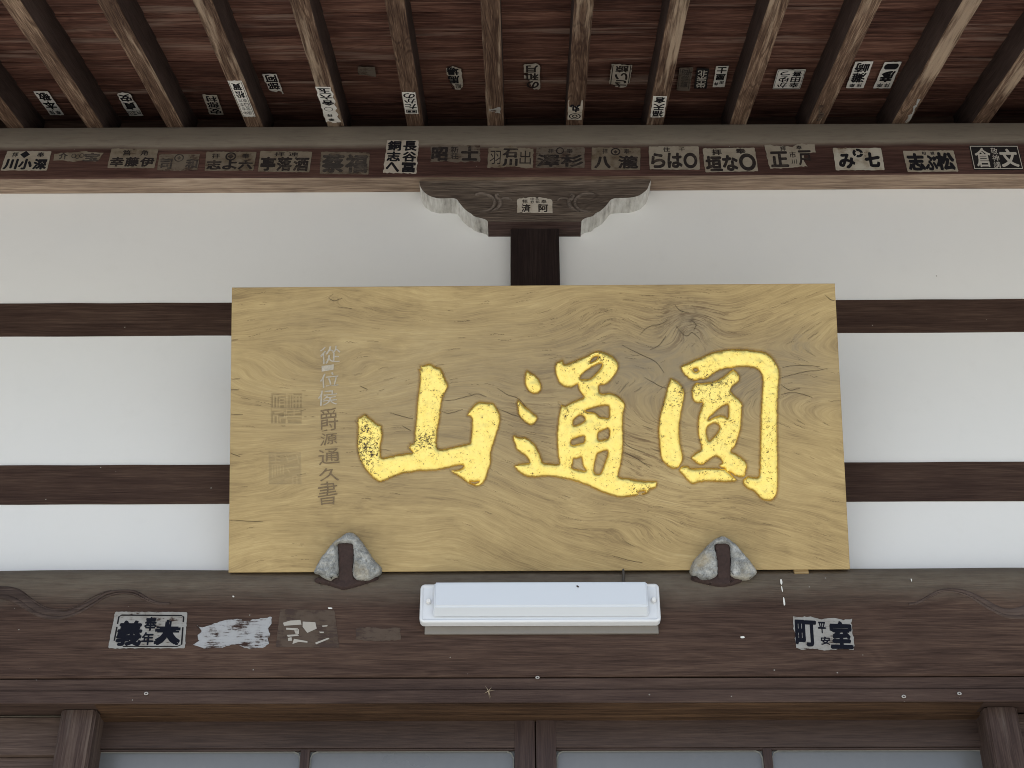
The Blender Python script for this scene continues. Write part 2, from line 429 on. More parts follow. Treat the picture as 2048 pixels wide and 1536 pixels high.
# ------------------------------------------------------------------ carved bracket
brk = thing('carved_bracket', 'dark carved bracket with whitewashed curving lower edges under the upper beam', 'bracket', tuple(at(1070, 468, D_BRK)))
L = [(79, 30), (80, 80), (98, 118), (128, 150), (170, 175), (230, 191), (300, 191), (355, 190), (386, 202), (408, 232), (432, 262), (470, 298), (500, 315), (522, 335), (560, 348), (606, 360), (628, 372), (638, 384)]
Rr = [(1975, 30), (1958, 80), (1940, 118), (1905, 150), (1865, 172), (1800, 186), (1740, 188), (1680, 190), (1645, 204), (1618, 236), (1590, 268), (1550, 300), (1522, 312), (1500, 335), (1470, 344), (1440, 352), (1412, 368), (1404, 384)]
def zpx(q, o, s): return [(o[0] + a / s, o[1] + b / s) for a, b in q]
Lp, Rp = zpx(L, (820, 350), 4.096), zpx(Rr, (820, 350), 4.096)
def smooth_poly(pts, n=3):
    p = np.array(pts, float); out = []
    for i in range(len(p) - 1):
        a, b = p[i], p[i + 1]; pm = p[max(i - 1, 0)]; pn = p[min(i + 2, len(p) - 1)]
        for t in np.arange(n) / n:
            out.append(.5 * ((2 * a) + (-pm + b) * t + (2 * pm - 5 * a + 4 * b - pn) * t * t + (-pm + 3 * a - 3 * b + pn) * t ** 3))
    out.append(p[-1]); return np.array(out)
Ls, Rs = smooth_poly(Lp), smooth_poly(Rp)
ring = np.vstack([Ls, Rs[::-1]])
fr = at(ring[:, 0], ring[:, 1], D_BRK); bk = fr.copy(); bk[:, 1] = .003
nL = len(Ls); nn = len(ring)
bface = mk('face', fr, [tuple(range(nn))], M['bracket'], brk)
mk('underside', [fr[nL - 1], bk[nL - 1], bk[nL], fr[nL]], [(0, 1, 2, 3)], M['brk_under'], brk)
for nm, idx, sgn in (('painted_edge', range(0, nL), 1), ('painted_edge', range(nL, nn), 1)):
    idx = list(idx); v = []; f = []
    e = len(idx); S = 8
    for q, i in enumerate(idx):
        for s in range(S + 1):
            t = s / S; p_ = fr[i] * (1 - t) + bk[i] * t
            p_ = p_ + np.array([.0022 * (vnoise(q * .5, s * .9, 15) - .5), 0, .0035 * (vnoise(q * .6, s * .8, 12) - .6) * (0 if s == 0 else 1)])
            v.append(p_)
    for q in range(e - 1):
        for s in range(S):
            a = q * (S + 1) + s; f.append((a, a + 1, a + S + 2, a + S + 1))
    mk(nm, v, f, M['whitewash'], brk, 60)

def ridge(name, pts, wid, hgt, plane, n, mat, parent, seg=8):
    """carved raised line: half-round ridge along a curve lying on a plane, tapered at both ends"""
    P_ = plane(pts[:, 0], pts[:, 1]); n = np.asarray(n, float); v = []; f = []
    Lq = len(P_); wid = np.broadcast_to(wid, (Lq,))
    for i in range(Lq):
        t = P_[min(i + 1, Lq - 1)] - P_[max(i - 1, 0)]; t /= np.linalg.norm(t) + 1e-9
        s = np.cross(n, t)
        for a in range(seg + 1):
            th = math.pi * a / seg
            v.append(P_[i] + s * math.cos(th) * wid[i] / 2 + n * (math.sin(th) * hgt * min(1, wid[i] / .006) - .0005))
    for i in range(Lq - 1):
        for a in range(seg):
            q = i * (seg + 1) + a; f.append((q, q + 1, q + seg + 2, q + seg + 1))
    return mk(name, v, f, mat, parent, 60)
pb = lambda x, y: at(x, y, D_BRK)
for pts, wd in (([(530, 165), (590, 158), (650, 172), (690, 205), (690, 250), (655, 290), (600, 305), (550, 300)], .011),
                ([(730, 165), (705, 172), (715, 200), (738, 210), (735, 250), (705, 285), (660, 305)], .015),
                ([(735, 205), (775, 195), (815, 200), (845, 215)], .006)):
    for mir in (0, 1):
        q = [((2048 - 4 - x) if mir else x, y) for x, y in pts]
        q = smooth_poly(zpx(q, (820, 350), 4.096), 4)
        t = np.linspace(0, 1, len(q)); wv = wd * (.25 + .75 * np.sin(np.pi * np.clip(t * 1.1, 0, 1)) ** .6)
        ridge('scroll', q, wv, .010, pb, (0, -1, 0), M['brk_edge'], bface)

# ------------------------------------------------------------------ lower beam
lb = thing('lower_beam', 'broad dark beam with carved wave lines below the plaque', 'beam', (0, Y(D_LOW), zr(1355, D_LOW)))
prof = [(Y(3.606), zr(1353.5, 3.606)), (.10, zr(1353.5, 3.606)), (.10, zr(1140, 3.66)), (Y(3.640), zr(1139, 3.640)), (Y(3.622), zr(1143, 3.622)), (Y(3.610), zr(1150, 3.610)),
        (Y(3.603), zr(1164, 3.603)), (Y(D_LOW), zr(1190, D_LOW)), (Y(D_LOW), zr(1311, D_LOW)), (Y(3.603), zr(1316, 3.603)), (Y(3.603), zr(1350, 3.603))]
def wob(x, i):
    if i in (2, 3, 4, 5): return (0, .011 * (fbm(x * 1.7, 2.2, 21, 3) - .5))
    return (.0015 * (vnoise(x * 1.5, i * .4, 23) - .5), .0015 * (vnoise(x * 2, i * .3, 22) - .5))
lbf = extrude('beam_face', prof, XL, XR, M['beam_low'], lb, 140, wob)
pl = lambda x, y: at(x, y, D_LOW)
z4 = 5.12
for pts, w0, w1 in (([(-60, 218), (0, 222), (90, 222), (180, 245), (260, 300), (330, 365), (410, 408), (500, 430), (620, 445), (700, 440), (800, 398), (900, 348), (1000, 290), (1080, 245), (1165, 222), (1250, 215), (1350, 218), (1430, 245), (1520, 300), (1620, 340), (1740, 345)], .036, .008),
                    ([(-60, 262), (0, 268), (80, 282), (180, 325), (280, 390), (380, 450), (480, 483), (580, 492), (660, 486), (760, 455), (880, 398), (960, 350), (1060, 288), (1160, 250), (1270, 235), (1370, 248), (1460, 290), (1560, 335), (1660, 352)], .020, .006),
                    ([(120, 205), (210, 228), (300, 285), (400, 352), (500, 398), (620, 408), (720, 395), (820, 350), (930, 288), (1040, 235), (1140, 208)], .007, .003)):
    q = smooth_poly(zpx(pts, (0, 1140), z4), 4)
    t = np.linspace(0, 1, len(q))
    ridge('carved_line', q, w0 + (w1 - w0) * np.clip(t * 1.5, 0, 1) ** .8, .0040, pl, (0, -1, 0), M['carve'], lbf)
z4 = 4.197
for pts, w0, w1 in (([(2200, 330), (2120, 352), (2040, 380), (1960, 395), (1880, 388), (1800, 355), (1700, 295), (1600, 245), (1510, 215), (1420, 208), (1330, 222), (1250, 262), (1150, 318), (1080, 330)], .034, .007),
                    ([(2200, 398), (2120, 420), (2030, 436), (1960, 437), (1880, 425), (1780, 378), (1680, 322), (1600, 270), (1500, 235), (1400, 222), (1320, 240), (1220, 290), (1130, 332)], .018, .005)):
    q = smooth_poly(zpx(pts, (1560, 1130), z4), 4)
    t = np.linspace(0, 1, len(q))
    ridge('carved_line', q, w0 + (w1 - w0) * np.clip(t * 1.4, 0, 1) ** .8, .0040, pl, (0, -1, 0), M['carve'], lbf)

# ------------------------------------------------------------------ lintel with sliding track
lin = thing('door_lintel', 'dark stepped lintel with worn orange-brown underside above the doors', 'lintel', (0, Y(3.604), zr(1405, 3.604)))
zc, zu = zr(1380.5, 3.604), zr(1405, 3.604)
ztop = zr(1353.5, 3.606)
extrude('moulding', [(Y(3.607), zr(1357, 3.607)), (Y(3.611), zr(1357, 3.607) + .002), (Y(3.616), ztop - .0005), (.09, ztop - .0005), (.09, zc + .003), (Y(3.615), zc + .003), (Y(3.612), zr(1378.5, 3.612))],
        XL, XR, M['lintel'], lin, 60, lambda x, i: (.0008 * (vnoise(x * 2, i, 31) - .5), .0008 * (vnoise(x * 2, i, 32) - .5)))
extrude('fascia', [(Y(3.604), zu + .002), (Y(3.606), zu), (Y(3.610), zu + .0012), (Y(3.66), zu + .0035), (.09, zu + .0035), (.09, zc + .002), (Y(3.606), zc + .002), (Y(3.604), zc)],
        XL, XR, M['lintel'], lin, 60, lambda x, i: (.0008 * (vnoise(x * 2, i, 33) - .5), .0008 * (vnoise(x * 2, i, 34) - .5)))
extrude('underside', [(Y(3.613), zu - .001), (Y(3.613), zu + .001), (Y(3.690), zu + .003), (Y(3.690), zu - .001)], at(196, 1420, 3.65)[0], at(1960, 1420, 3.65)[0], M['track'], lin, 40)
zt2 = zu + .0015
extrude('track', [(Y(3.697), zt2 - .006), (Y(3.697), zt2 + .006), (Y(3.745), zt2 + .006), (Y(3.745), zt2 - .006)], at(190, 1430, 3.69)[0], at(1975, 1430, 3.69)[0], M['track'], lin, 40,
        lambda x, i: (0, .0012 * (vnoise(x * 3, i, 35) - .5)))

# ------------------------------------------------------------------ doors, posts, side panels
FLOOR = .75
def door(name, label, xa, xb, stiles, mull, glass, dist):
    d = thing(name, label, 'door', (float(at((xa + xb) / 2, 1500, dist)[0]), Y(dist), FLOOR), group='glazed sliding doors under the lintel')
    X = lambda px, row=1510, ds=dist: float(at(px, row, ds)[0])
    zt_ = zr(1437, dist) + .004; zb_ = zr(1495, dist)
    box('top_rail', (X(xa), Y(dist), zb_), (X(xb), Y(dist) + .032, zt_), M['door'], d, .003)
    box('rail_bead', (X(xa) + .004, Y(dist) + .004, zr(1500, dist + .004)), (X(xb) - .004, Y(dist) + .018, zb_ - .001), M['door'], d, .002)
    for (a, b) in stiles: box('stile', (X(a), Y(dist) - .0015, FLOOR), (X(b), Y(dist) + .034, zt_ - .002), M['door_v'], d, .003)
    for (a, b) in mull: box('mullion', (X(a), Y(dist) + .002, FLOOR), (X(b), Y(dist) + .03, zb_ - .002), M['door_v'], d, .004)
    zl = FLOOR + .55
    box('bottom_panel', (X(xa) + .01, Y(dist) + .012, FLOOR), (X(xb) - .01, Y(dist) + .025, zl), M['door'], d, .002)
    for (a, b) in glass:
        gp = box('glass_pane', (X(a) - .004, Y(dist) + .016, zl), (X(b) + .004, Y(dist) + .021, zr(1500, dist + .016) + .008), M['glass'], d, .001)
        xa_, xb_ = X(a), X(b); zz_ = zr(1501, dist + .012)
        v = []; f = []                                            # putty fillet with rounded top corners
        path = [(xa_, FLOOR), (xa_, zz_ - .02), (xa_ + .006, zz_ - .006), (xa_ + .02, zz_), (xb_ - .02, zz_), (xb_ - .006, zz_ - .006), (xb_, zz_ - .02), (xb_, FLOOR)]
        pin = [(xa_ + .003, FLOOR), (xa_ + .003, zz_ - .021), (xa_ + .008, zz_ - .009), (xa_ + .021, zz_ - .003), (xb_ - .021, zz_ - .003), (xb_ - .008, zz_ - .009), (xb_ - .003, zz_ - .021), (xb_ - .003, FLOOR)]
        for (o_, i_) in zip(path, pin):
            v += [(o_[0], Y(dist) + .012, o_[1]), (i_[0], Y(dist) + .0155, i_[1])]
        for q in range(7): f.append((2 * q, 2 * q + 1, 2 * q + 3, 2 * q + 2))
        mk('putty', v, f, M['putty'], gp)
    return d
M['putty'] = plain('grey glazing putty', (.17, .17, .155), .8, 0, .2, 60)
door('sliding_door', 'glazed sliding door beside the left post, its stile meeting at centre', 120, 1070, [(120, 150), (1029, 1070)], [(600, 619)], [(150, 600), (619, 1028)], 3.737)
door('sliding_door', 'glazed sliding door beside the right post, its stile meeting at centre', 1072.5, 1990, [(1072.5, 1113), (1985, 1990)], [(1527, 1545)], [(1113, 1527), (1545, 1985)], 3.735)
def jamb(label, xa, xb, side):
    xa_, xb_ = float(at(xa, 1422, 3.652)[0]), float(at(xb, 1422, 3.652)[0])
    b = box_bm((xa_, Y(3.652), .3), (xb_, .075, zu + .0005), 0)
    ed = [e for e in b.edges if abs(e.verts[0].co.z - e.verts[1].co.z) > 1 and e.verts[0].co.y < -.01]
    bmesh.ops.bevel(b, geom=ed, offset=.007, segments=3, affect='EDGES')
    o = from_bm('door_post', b, M['jamb'], None, 40, base=((xa_ + xb_) / 2, Y(3.652), .3))
    return tag(o, label, 'post')
jamb('weathered square post at the left of the doors', 122, 192, 1)
jamb('weathered square post at the right of the doors', 1970, 2036, -1)
sp = thing('side_panel', 'weathered wooden side wall left of the left post', 'wall panel', (float(at(40, 1480, 3.70)[0]), Y(3.70), .3))
xe = float(at(124, 1425, 3.69)[0])
box('rail', (XL, Y(3.695), zr(1508, 3.695)), (xe, .07, zr(1432, 3.695)), M['panel'], sp, .003)
box('ledge', (XL, Y(3.70), zr(1430.5, 3.70)), (xe, .07, zu + .0002), M['ledge'], sp, .002)
box('board', (XL, Y(3.71), .3), (xe, .07, zr(1508, 3.695) - .001), M['panel'], sp, .002)
sp = thing('side_panel', 'dark wooden side wall right of the right post', 'wall panel', (float(at(2044, 1480, 3.70)[0]), Y(3.70), .3))
box('board', (float(at(2034, 1425, 3.69)[0]), Y(3.70), .3), (XR, .07, zu - .001), M['panel'], sp, .002)

# ------------------------------------------------------------------ plaque
BB = on_plane(1050, 1142, np.array([0, Y(3.600), 0]), np.array([0, 1.0, 0]))
tilt = math.atan2(.313, .736)
UPV = np.array([0, -math.sin(tilt), math.cos(tilt)]); BN = np.array([0, -math.cos(tilt), -math.sin(tilt)])   # up along the board, outward normal
def pbrd(x, y): return on_plane(x, y, BB, BN)
plaque = thing('plaque', 'large tan wooden plaque with three carved gold characters leaning from the wall', 'plaque', tuple(BB))
TL, TR, BRc, BL = (464, 575), (1669.5, 567), (1700, 1138.5), (457, 1145)

def sdf(px, py, poly):
    """signed distance (negative inside) of points to a polygon"""
    P = np.array(poly, float); Q = np.roll(P, -1, 0); d = np.full(px.shape, 1e9); ins = np.zeros(px.shape, bool)
    for a, b in zip(P, Q):
        e = b - a; L2 = e @ e + 1e-12
        t = np.clip(((px - a[0]) * e[0] + (py - a[1]) * e[1]) / L2, 0, 1)
        d = np.minimum(d, np.hypot(px - a[0] - t * e[0], py - a[1] - t * e[1]))
        c = ((a[1] > py) != (b[1] > py)) & (px < (b[0] - a[0]) * (py - a[1]) / (b[1] - a[1] + 1e-12) + a[0])
        ins ^= c
    return np.where(ins, -d, d)
def rough_poly(poly, step=3.0, amp=.5, seed=1):
    P = np.array(poly, float); Q = np.roll(P, -1, 0); out = []; r = np.random.default_rng(seed)
    for a, b in zip(P, Q):
        n = max(1, int(np.hypot(*(b - a)) / step)); e = (b - a); nrm = np.array([-e[1], e[0]]) / (np.hypot(*e) + 1e-9)
        for i in range(n): out.append(a + e * i / n + nrm * (r.normal() * amp if i else r.normal() * amp * .4))
    return np.array(out)
def round_poly(poly, it=1):
    P = np.array(poly, float)
    for _ in range(it):
        Q = np.roll(P, -1, 0); P = np.stack([P * .78 + Q * .22, P * .22 + Q * .78], 1).reshape(-1, 2)
    return P
def tri_fill(outer, holes, step):
    """constrained triangulation of a polygon with holes, filled with an inner point grid; returns points, triangles, distance to edge"""
    loops = [outer] + list(holes); pts = []; edges = []
    for lp in loops:
        b = len(pts); pts += [tuple(q) for q in lp]; edges += [(b + i, b + (i + 1) % len(lp)) for i in range(len(lp))]
    P = np.array(outer); x0, y0 = P.min(0); x1, y1 = P.max(0)
    gx, gy = np.meshgrid(np.arange(x0, x1, step), np.arange(y0, y1, step * .87)); gx = gx + (np.arange(gx.shape[0]) % 2)[:, None] * step / 2
    gx, gy = gx.ravel(), gy.ravel()
    def dist(ax, ay):
        d = sdf(ax, ay, outer)
        for h in holes: d = np.maximum(d, -sdf(ax, ay, h))
        return d
    keep = dist(gx, gy) < -step * .45
    pts += list(zip(gx[keep], gy[keep]))
    V, E_, F, *_ = delaunay_2d_cdt([Vector((float(a), float(b))) for a, b in pts], edges, [], 0, 1e-5)
    V = np.array([tuple(q) for q in V]); F = np.array([tuple(q) for q in F if len(q) == 3])
    c = V[F].mean(1); F = F[dist(c[:, 0], c[:, 1]) < 0]
    return V, F, np.maximum(-dist(V[:, 0], V[:, 1]), 0)

S1, S2, S3 = 5.484, 4.8, 4.654
CH_MOUNT = [([(60, 720), (85, 735), (80, 690), (110, 680), (150, 645), (180, 650), (215, 690), (260, 720), (280, 745), (350, 770), (345, 800), (358, 850), (350, 920), (335, 980), (335, 1050), (340, 1130), (430, 1110), (520, 1085), (570, 1085), (620, 1070), (690, 1075), (660, 1040), (635, 1000), (660, 1000), (655, 965), (690, 975), (710, 930), (705, 860), (720, 740), (730, 600), (735, 500), (750, 400), (760, 300), (765, 190), (745, 145), (780, 160), (765, 110), (800, 115), (850, 92), (890, 95), (930, 125), (990, 135), (1020, 190), (1050, 270), (1080, 340), (1060, 375), (1035, 430), (1010, 490), (995, 590), (985, 700), (965, 800), (955, 880), (950, 960), (965, 1035), (1050, 1025), (1130, 1005), (1210, 985), (1300, 970), (1320, 960), (1325, 870), (1335, 780), (1335, 690), (1310, 670), (1280, 670), (1300, 620), (1330, 580), (1365, 540), (1410, 508), (1450, 510), (1510, 520), (1560, 515), (1600, 560), (1635, 620), (1655, 680), (1640, 760), (1615, 850), (1585, 940), (1560, 1020), (1545, 1080), (1550, 1130), (1540, 1210), (1510, 1280), (1495, 1350), (1460, 1410), (1410, 1440), (1340, 1430), (1270, 1390), (1190, 1330), (1120, 1290), (1095, 1250), (1150, 1265), (1200, 1255), (1250, 1220), (1230, 1208), (1170, 1212), (1100, 1235), (1020, 1250), (960, 1265), (910, 1265), (820, 1275), (740, 1270), (660, 1295), (610, 1290), (540, 1310), (460, 1340), (390, 1375), (330, 1397), (290, 1380), (220, 1320), (150, 1230), (110, 1150), (85, 1080), (78, 1000), (78, 920), (85, 820), (85, 750)],
             [[(1300, 1385), (1360, 1395), (1420, 1382), (1405, 1402), (1345, 1408)]])]
CH_PASS = [([(205, 235), (235, 255), (290, 285), (330, 330), (350, 380), (350, 430), (320, 465), (280, 468), (240, 455), (210, 420), (190, 370), (187, 310), (195, 270)], []),
           ([(125, 512), (150, 545), (200, 590), (260, 640), (300, 670), (315, 700), (300, 735), (260, 770), (230, 765), (190, 740), (150, 700), (125, 660), (118, 600), (110, 560)], []),
           ([(92, 840), (105, 878), (150, 885), (190, 880), (240, 910), (285, 950), (320, 1010), (345, 1070), (362, 1130), (440, 1135), (515, 1145), (520, 1120), (505, 1060), (500, 960), (497, 860), (505, 760), (515, 680), (530, 600), (540, 590), (510, 540), (545, 575), (580, 580), (640, 545), (700, 520), (760, 500), (735, 470), (710, 430), (700, 395), (700, 370), (660, 400), (610, 410), (560, 395), (520, 365), (495, 310), (480, 250), (478, 205), (490, 165), (540, 145), (555, 130), (560, 165), (575, 185), (640, 160), (720, 125), (790, 100), (840, 65), (900, 50), (970, 70), (1030, 100), (1070, 140), (1095, 195), (1080, 250), (1040, 310), (1000, 355), (970, 380), (920, 385), (900, 390), (905, 430), (910, 455), (960, 465), (1010, 455), (1070, 475), (1120, 510), (1155, 560), (1150, 610), (1135, 680), (1135, 780), (1138, 900), (1135, 1010), (1120, 1120), (1100, 1200), (1085, 1265), (1160, 1275), (1240, 1285), (1310, 1300), (1400, 1305), (1465, 1305), (1460, 1340), (1450, 1375), (1390, 1385), (1370, 1430), (1280, 1440), (1200, 1455), (1130, 1465), (1050, 1450), (970, 1425), (900, 1400), (840, 1370), (760, 1335), (680, 1310), (600, 1285), (520, 1275), (440, 1260), (360, 1262), (290, 1270), (215, 1265), (160, 1240), (115, 1200), (80, 1155), (140, 1140), (190, 1132), (235, 1132), (225, 1100), (195, 1060), (140, 1030), (105, 995), (95, 950), (78, 915), (75, 880)],
            [[(730, 290), (770, 255), (830, 215), (900, 180), (935, 178), (915, 220), (870, 270), (820, 320), (760, 325), (720, 325)],
             [(660, 720), (690, 690), (725, 672), (760, 695), (770, 720), (735, 745), (690, 765), (655, 772)],
             [(770, 625), (830, 610), (900, 590), (998, 578), (1000, 640), (998, 700), (950, 690), (910, 690), (880, 655), (840, 640), (790, 640)],
             [(635, 910), (700, 890), (765, 868), (762, 930), (700, 945), (638, 960)],
             [(895, 840), (950, 815), (1000, 795), (1000, 895), (940, 905), (893, 912)],
             [(655, 1090), (700, 1090), (735, 1072), (740, 1120), (750, 1165), (780, 1208), (720, 1195), (640, 1180), (655, 1140)],
             [(885, 1045), (930, 1025), (985, 1008), (985, 1050), (960, 1120), (935, 1190), (910, 1240), (855, 1225), (860, 1150), (875, 1090)],
             [(815, 165), (845, 120), (895, 105), (880, 135), (840, 160)],
             [(1285, 1408), (1340, 1400), (1350, 1415), (1280, 1428)]])]
CH_ROUND = [([(185, 350), (225, 360), (275, 395), (310, 440), (325, 490), (318, 560), (300, 640), (285, 720), (275, 800), (275, 880), (285, 960), (300, 1030), (312, 1090), (300, 1140), (270, 1185), (230, 1200), (190, 1190), (150, 1160), (110, 1120), (95, 1050), (85, 960), (77, 870), (80, 780), (95, 680), (120, 590), (145, 500), (165, 420), (182, 380)], []),
            ([(288, 240), (340, 215), (420, 180), (500, 145), (580, 110), (680, 88), (780, 78), (900, 85), (1000, 95), (1080, 110), (1140, 155), (1190, 235), (1210, 290), (1205, 380), (1195, 460), (1190, 600), (1190, 800), (1190, 1000), (1195, 1200), (1195, 1380), (1180, 1450), (1140, 1495), (1090, 1497), (1030, 1480), (990, 1430), (960, 1400), (910, 1385), (870, 1345), (865, 1305), (890, 1280), (910, 1265), (960, 1275), (1015, 1275), (1020, 1200), (1025, 1000), (1030, 800), (1035, 600), (1048, 430), (1045, 330), (1025, 290), (980, 260), (900, 248), (830, 250), (790, 255), (770, 262), (700, 265), (630, 290), (560, 340), (510, 370), (470, 360), (440, 380), (390, 375), (340, 345), (305, 300), (288, 262)],
             [[(400, 270), (440, 262), (450, 285), (420, 292)]]),
            ([(775, 265), (800, 285), (830, 320), (840, 350), (825, 395), (770, 430), (745, 470), (790, 515), (830, 550), (865, 590), (860, 650), (855, 740), (850, 820), (830, 890), (810, 950), (790, 1000), (750, 1035), (800, 1055), (850, 1085), (895, 1130), (910, 1180), (895, 1220), (890, 1270), (840, 1280), (790, 1260), (750, 1230), (710, 1235), (695, 1190), (665, 1190), (640, 1165), (680, 1140), (650, 1100), (610, 1078), (560, 1110), (500, 1160), (470, 1165), (430, 1145), (375, 1095), (420, 1050), (475, 1020), (480, 1000), (460, 930), (445, 850), (445, 760), (455, 690), (480, 620), (495, 580), (450, 590), (410, 575), (390, 530), (385, 470), (400, 425), (440, 390), (470, 400), (560, 390), (620, 375), (680, 340), (730, 300)],
             [[(630, 650), (680, 615), (730, 597), (732, 660), (725, 730), (700, 705), (650, 695), (590, 715), (545, 750), (550, 720), (590, 690)],
              [(540, 800), (600, 770), (640, 790), (650, 820), (620, 870), (580, 910), (550, 940), (535, 890), (525, 850)]]),
            ([(268, 1210), (300, 1170), (360, 1170), (370, 1190), (480, 1190), (600, 1190), (700, 1195), (750, 1240), (800, 1290), (815, 1310), (740, 1325), (640, 1320), (520, 1315), (450, 1325), (400, 1345), (360, 1320), (320, 1270), (280, 1230)], [])]
CHARS = []
for comps, o_, s_, lab in ((CH_MOUNT, (700, 710), S1, 'three-pronged gold character with dark worn patches'), (CH_PASS, (1010, 690), S2, 'middle gold character with two dots and a sweeping base stroke'),
                           (CH_ROUND, (1300, 680), S3, 'gold character enclosed by a tall angular frame stroke')):
    cc = []
    for q, (outer, holes) in enumerate(comps):
        cc.append((rough_poly(round_poly(zpx(outer, o_, s_)), 2.2, .42, q + 5), [rough_poly(round_poly(zpx(h, o_, s_)), 2.2, .25, q + 9) for h in holes]))
    CHARS.append((cc, lab))

# board front as a carved height field
GX, GY = 960, 446
s_, t_ = np.meshgrid(np.linspace(0, 1, GX + 1), np.linspace(0, 1, GY + 1))
def quad(s, t):
    a = np.array
    x = (1 - t) * ((1 - s) * TL[0] + s * TR[0]) + t * ((1 - s) * BL[0] + s * BRc[0])
    y = (1 - t) * ((1 - s) * TL[1] + s * TR[1]) + t * ((1 - s) * BL[1] + s * BRc[1])
    return x, y
bx, by = quad(s_, t_)
hgt = .0012 * (fbm(bx / 90, by / 60, 41) - .5) * 2
sm = lambda v, a, b: np.clip((v - a) / (b - a), 0, 1) ** 2 * (3 - 2 * np.clip((v - a) / (b - a), 0, 1))
# grain flow: level lines of phi are the fibres
gs = lambda cx, cy, sx, sy: np.exp(-((bx - cx) / sx) ** 2 / 2 - ((by - cy) / sy) ** 2 / 2)
wx = bx + 60 * (fbm(bx / 160, by / 120, 51) - .5); wy = by + 60 * (fbm(bx / 150, by / 130, 57) - .5)
phi = by + 70 * (fbm(bx / 330, by / 160, 61, 3) - .5) + 8 * (fbm(bx / 90, by / 40, 66, 3) - .5)
phi = phi - .30 * (bx - 880) * sm(bx, 820, 1050) * sm(by, 690, 860) + .30 * (bx - 1420) * sm(bx, 1400, 1520) * (1 - sm(by, 620, 760))
phi = phi + 62 * gs(1380, 645, 42, 34) + 26 * gs(1250, 655, 60, 40) + 34 * gs(1275, 1045, 70, 22) - 60 * gs(640, 770, 150, 70) + 16 * gs(672, 594, 13, 8)
phi = phi + 30 * gs(1210, 620, 60, 30) - 30 * gs(1560, 760, 70, 60) - 25 * gs(830, 610, 120, 40) + 28 * gs(540, 1100, 70, 40)
dark = np.zeros_like(bx); grey = np.zeros_like(bx); flame = np.zeros_like(bx)
grey += .30 * gs(880, 810, 330, 120) + .20 * gs(1180, 700, 230, 110) + .75 * gs(1480, 760, 150, 48) + .45 * gs(1290, 720, 90, 40) + .4 * gs(1380, 650, 40, 30) + .25 * gs(950, 830, 260, 130) + .18 * gs(620, 640, 90, 60) + .3 * gs(1600, 690, 50, 40)
flame += .85 * gs(1285, 895, 75, 55) + .5 * gs(1200, 640, 90, 34) + .55 * gs(1075, 845, 55, 70) + .5 * gs(1380, 640, 60, 40) + .35 * gs(1540, 640, 90, 40) + .45 * gs(1400, 1020, 160, 30) + .40 * gs(1270, 1060, 90, 24) + .30 * gs(1580, 800, 80, 60) + .06
rk = np.hypot((bx - 1384) / 1.25, by - 640); an = np.arctan2(by - 640, bx - 1384)
dark += .55 * np.exp(-(rk / 7) ** 2) * fbm(bx / 5, by / 5, 73) * 1.6 + .22 * np.exp(-((rk - 22 - 7 * np.sin(3 * an + 1)) / 4) ** 2) * (fbm(bx / 9, by / 9, 74) > .45) + .16 * np.exp(-((rk - 40 - 9 * np.sin(2 * an)) / 5) ** 2) * (fbm(bx / 12, by / 8, 75) > .5)
flame += .5 * gs(1384, 640, 55, 36); grey += .35 * gs(1384, 645, 45, 30)
dark += .18 * gs(1275, 1042, 40, 9) * fbm(bx / 12, by / 5, 76) * 1.5
dirt_px = [(695, 1085, 62, 34), (1447, 1090, 66, 34)]
for (a, b, c_, d_) in dirt_px: dark += .26 * gs(a, b, c_, d_) * (.4 + 1.1 * fbm(bx / 14, by / 10, 71))
# cracks
def crack(pts, wd, depth, amt=1.0):
    global hgt, dark
    q = smooth_poly(pts, 5); L_ = len(q)
    q = q + np.stack([np.zeros(L_), 1.6 * (np.array([vnoise(i * .35, pts[0][0] * .1, 77) for i in range(L_)]) - .5)], 1)
    x0, y0 = q.min(0) - 4; x1, y1 = q.max(0) + 4
    jj, ii = np.where((bx > x0) & (bx < x1) & (by > y0) & (by < y1))
    if not len(jj): return
    X_, Y_ = bx[jj, ii], by[jj, ii]; d = np.full(len(jj), 1e9); wt = np.ones(len(jj))
    for i in range(L_ - 1):
        a, b = q[i], q[i + 1]; e = b - a; t = np.clip(((X_ - a[0]) * e[0] + (Y_ - a[1]) * e[1]) / (e @ e + 1e-9), 0, 1)
        dd = np.hypot(X_ - a[0] - t * e[0], Y_ - a[1] - t * e[1]); u = (i + .5) / L_
        m = dd < d; d[m] = dd[m]; wt[m] = .35 + .65 * math.sin(math.pi * min(max(u, .05), .95))
    k_ = np.clip(1.15 - d / (wd * wt + .35), 0, 1)
    dark[jj, ii] = np.maximum(dark[jj, ii], amt * k_ * wt ** .3); hgt[jj, ii] -= depth * k_
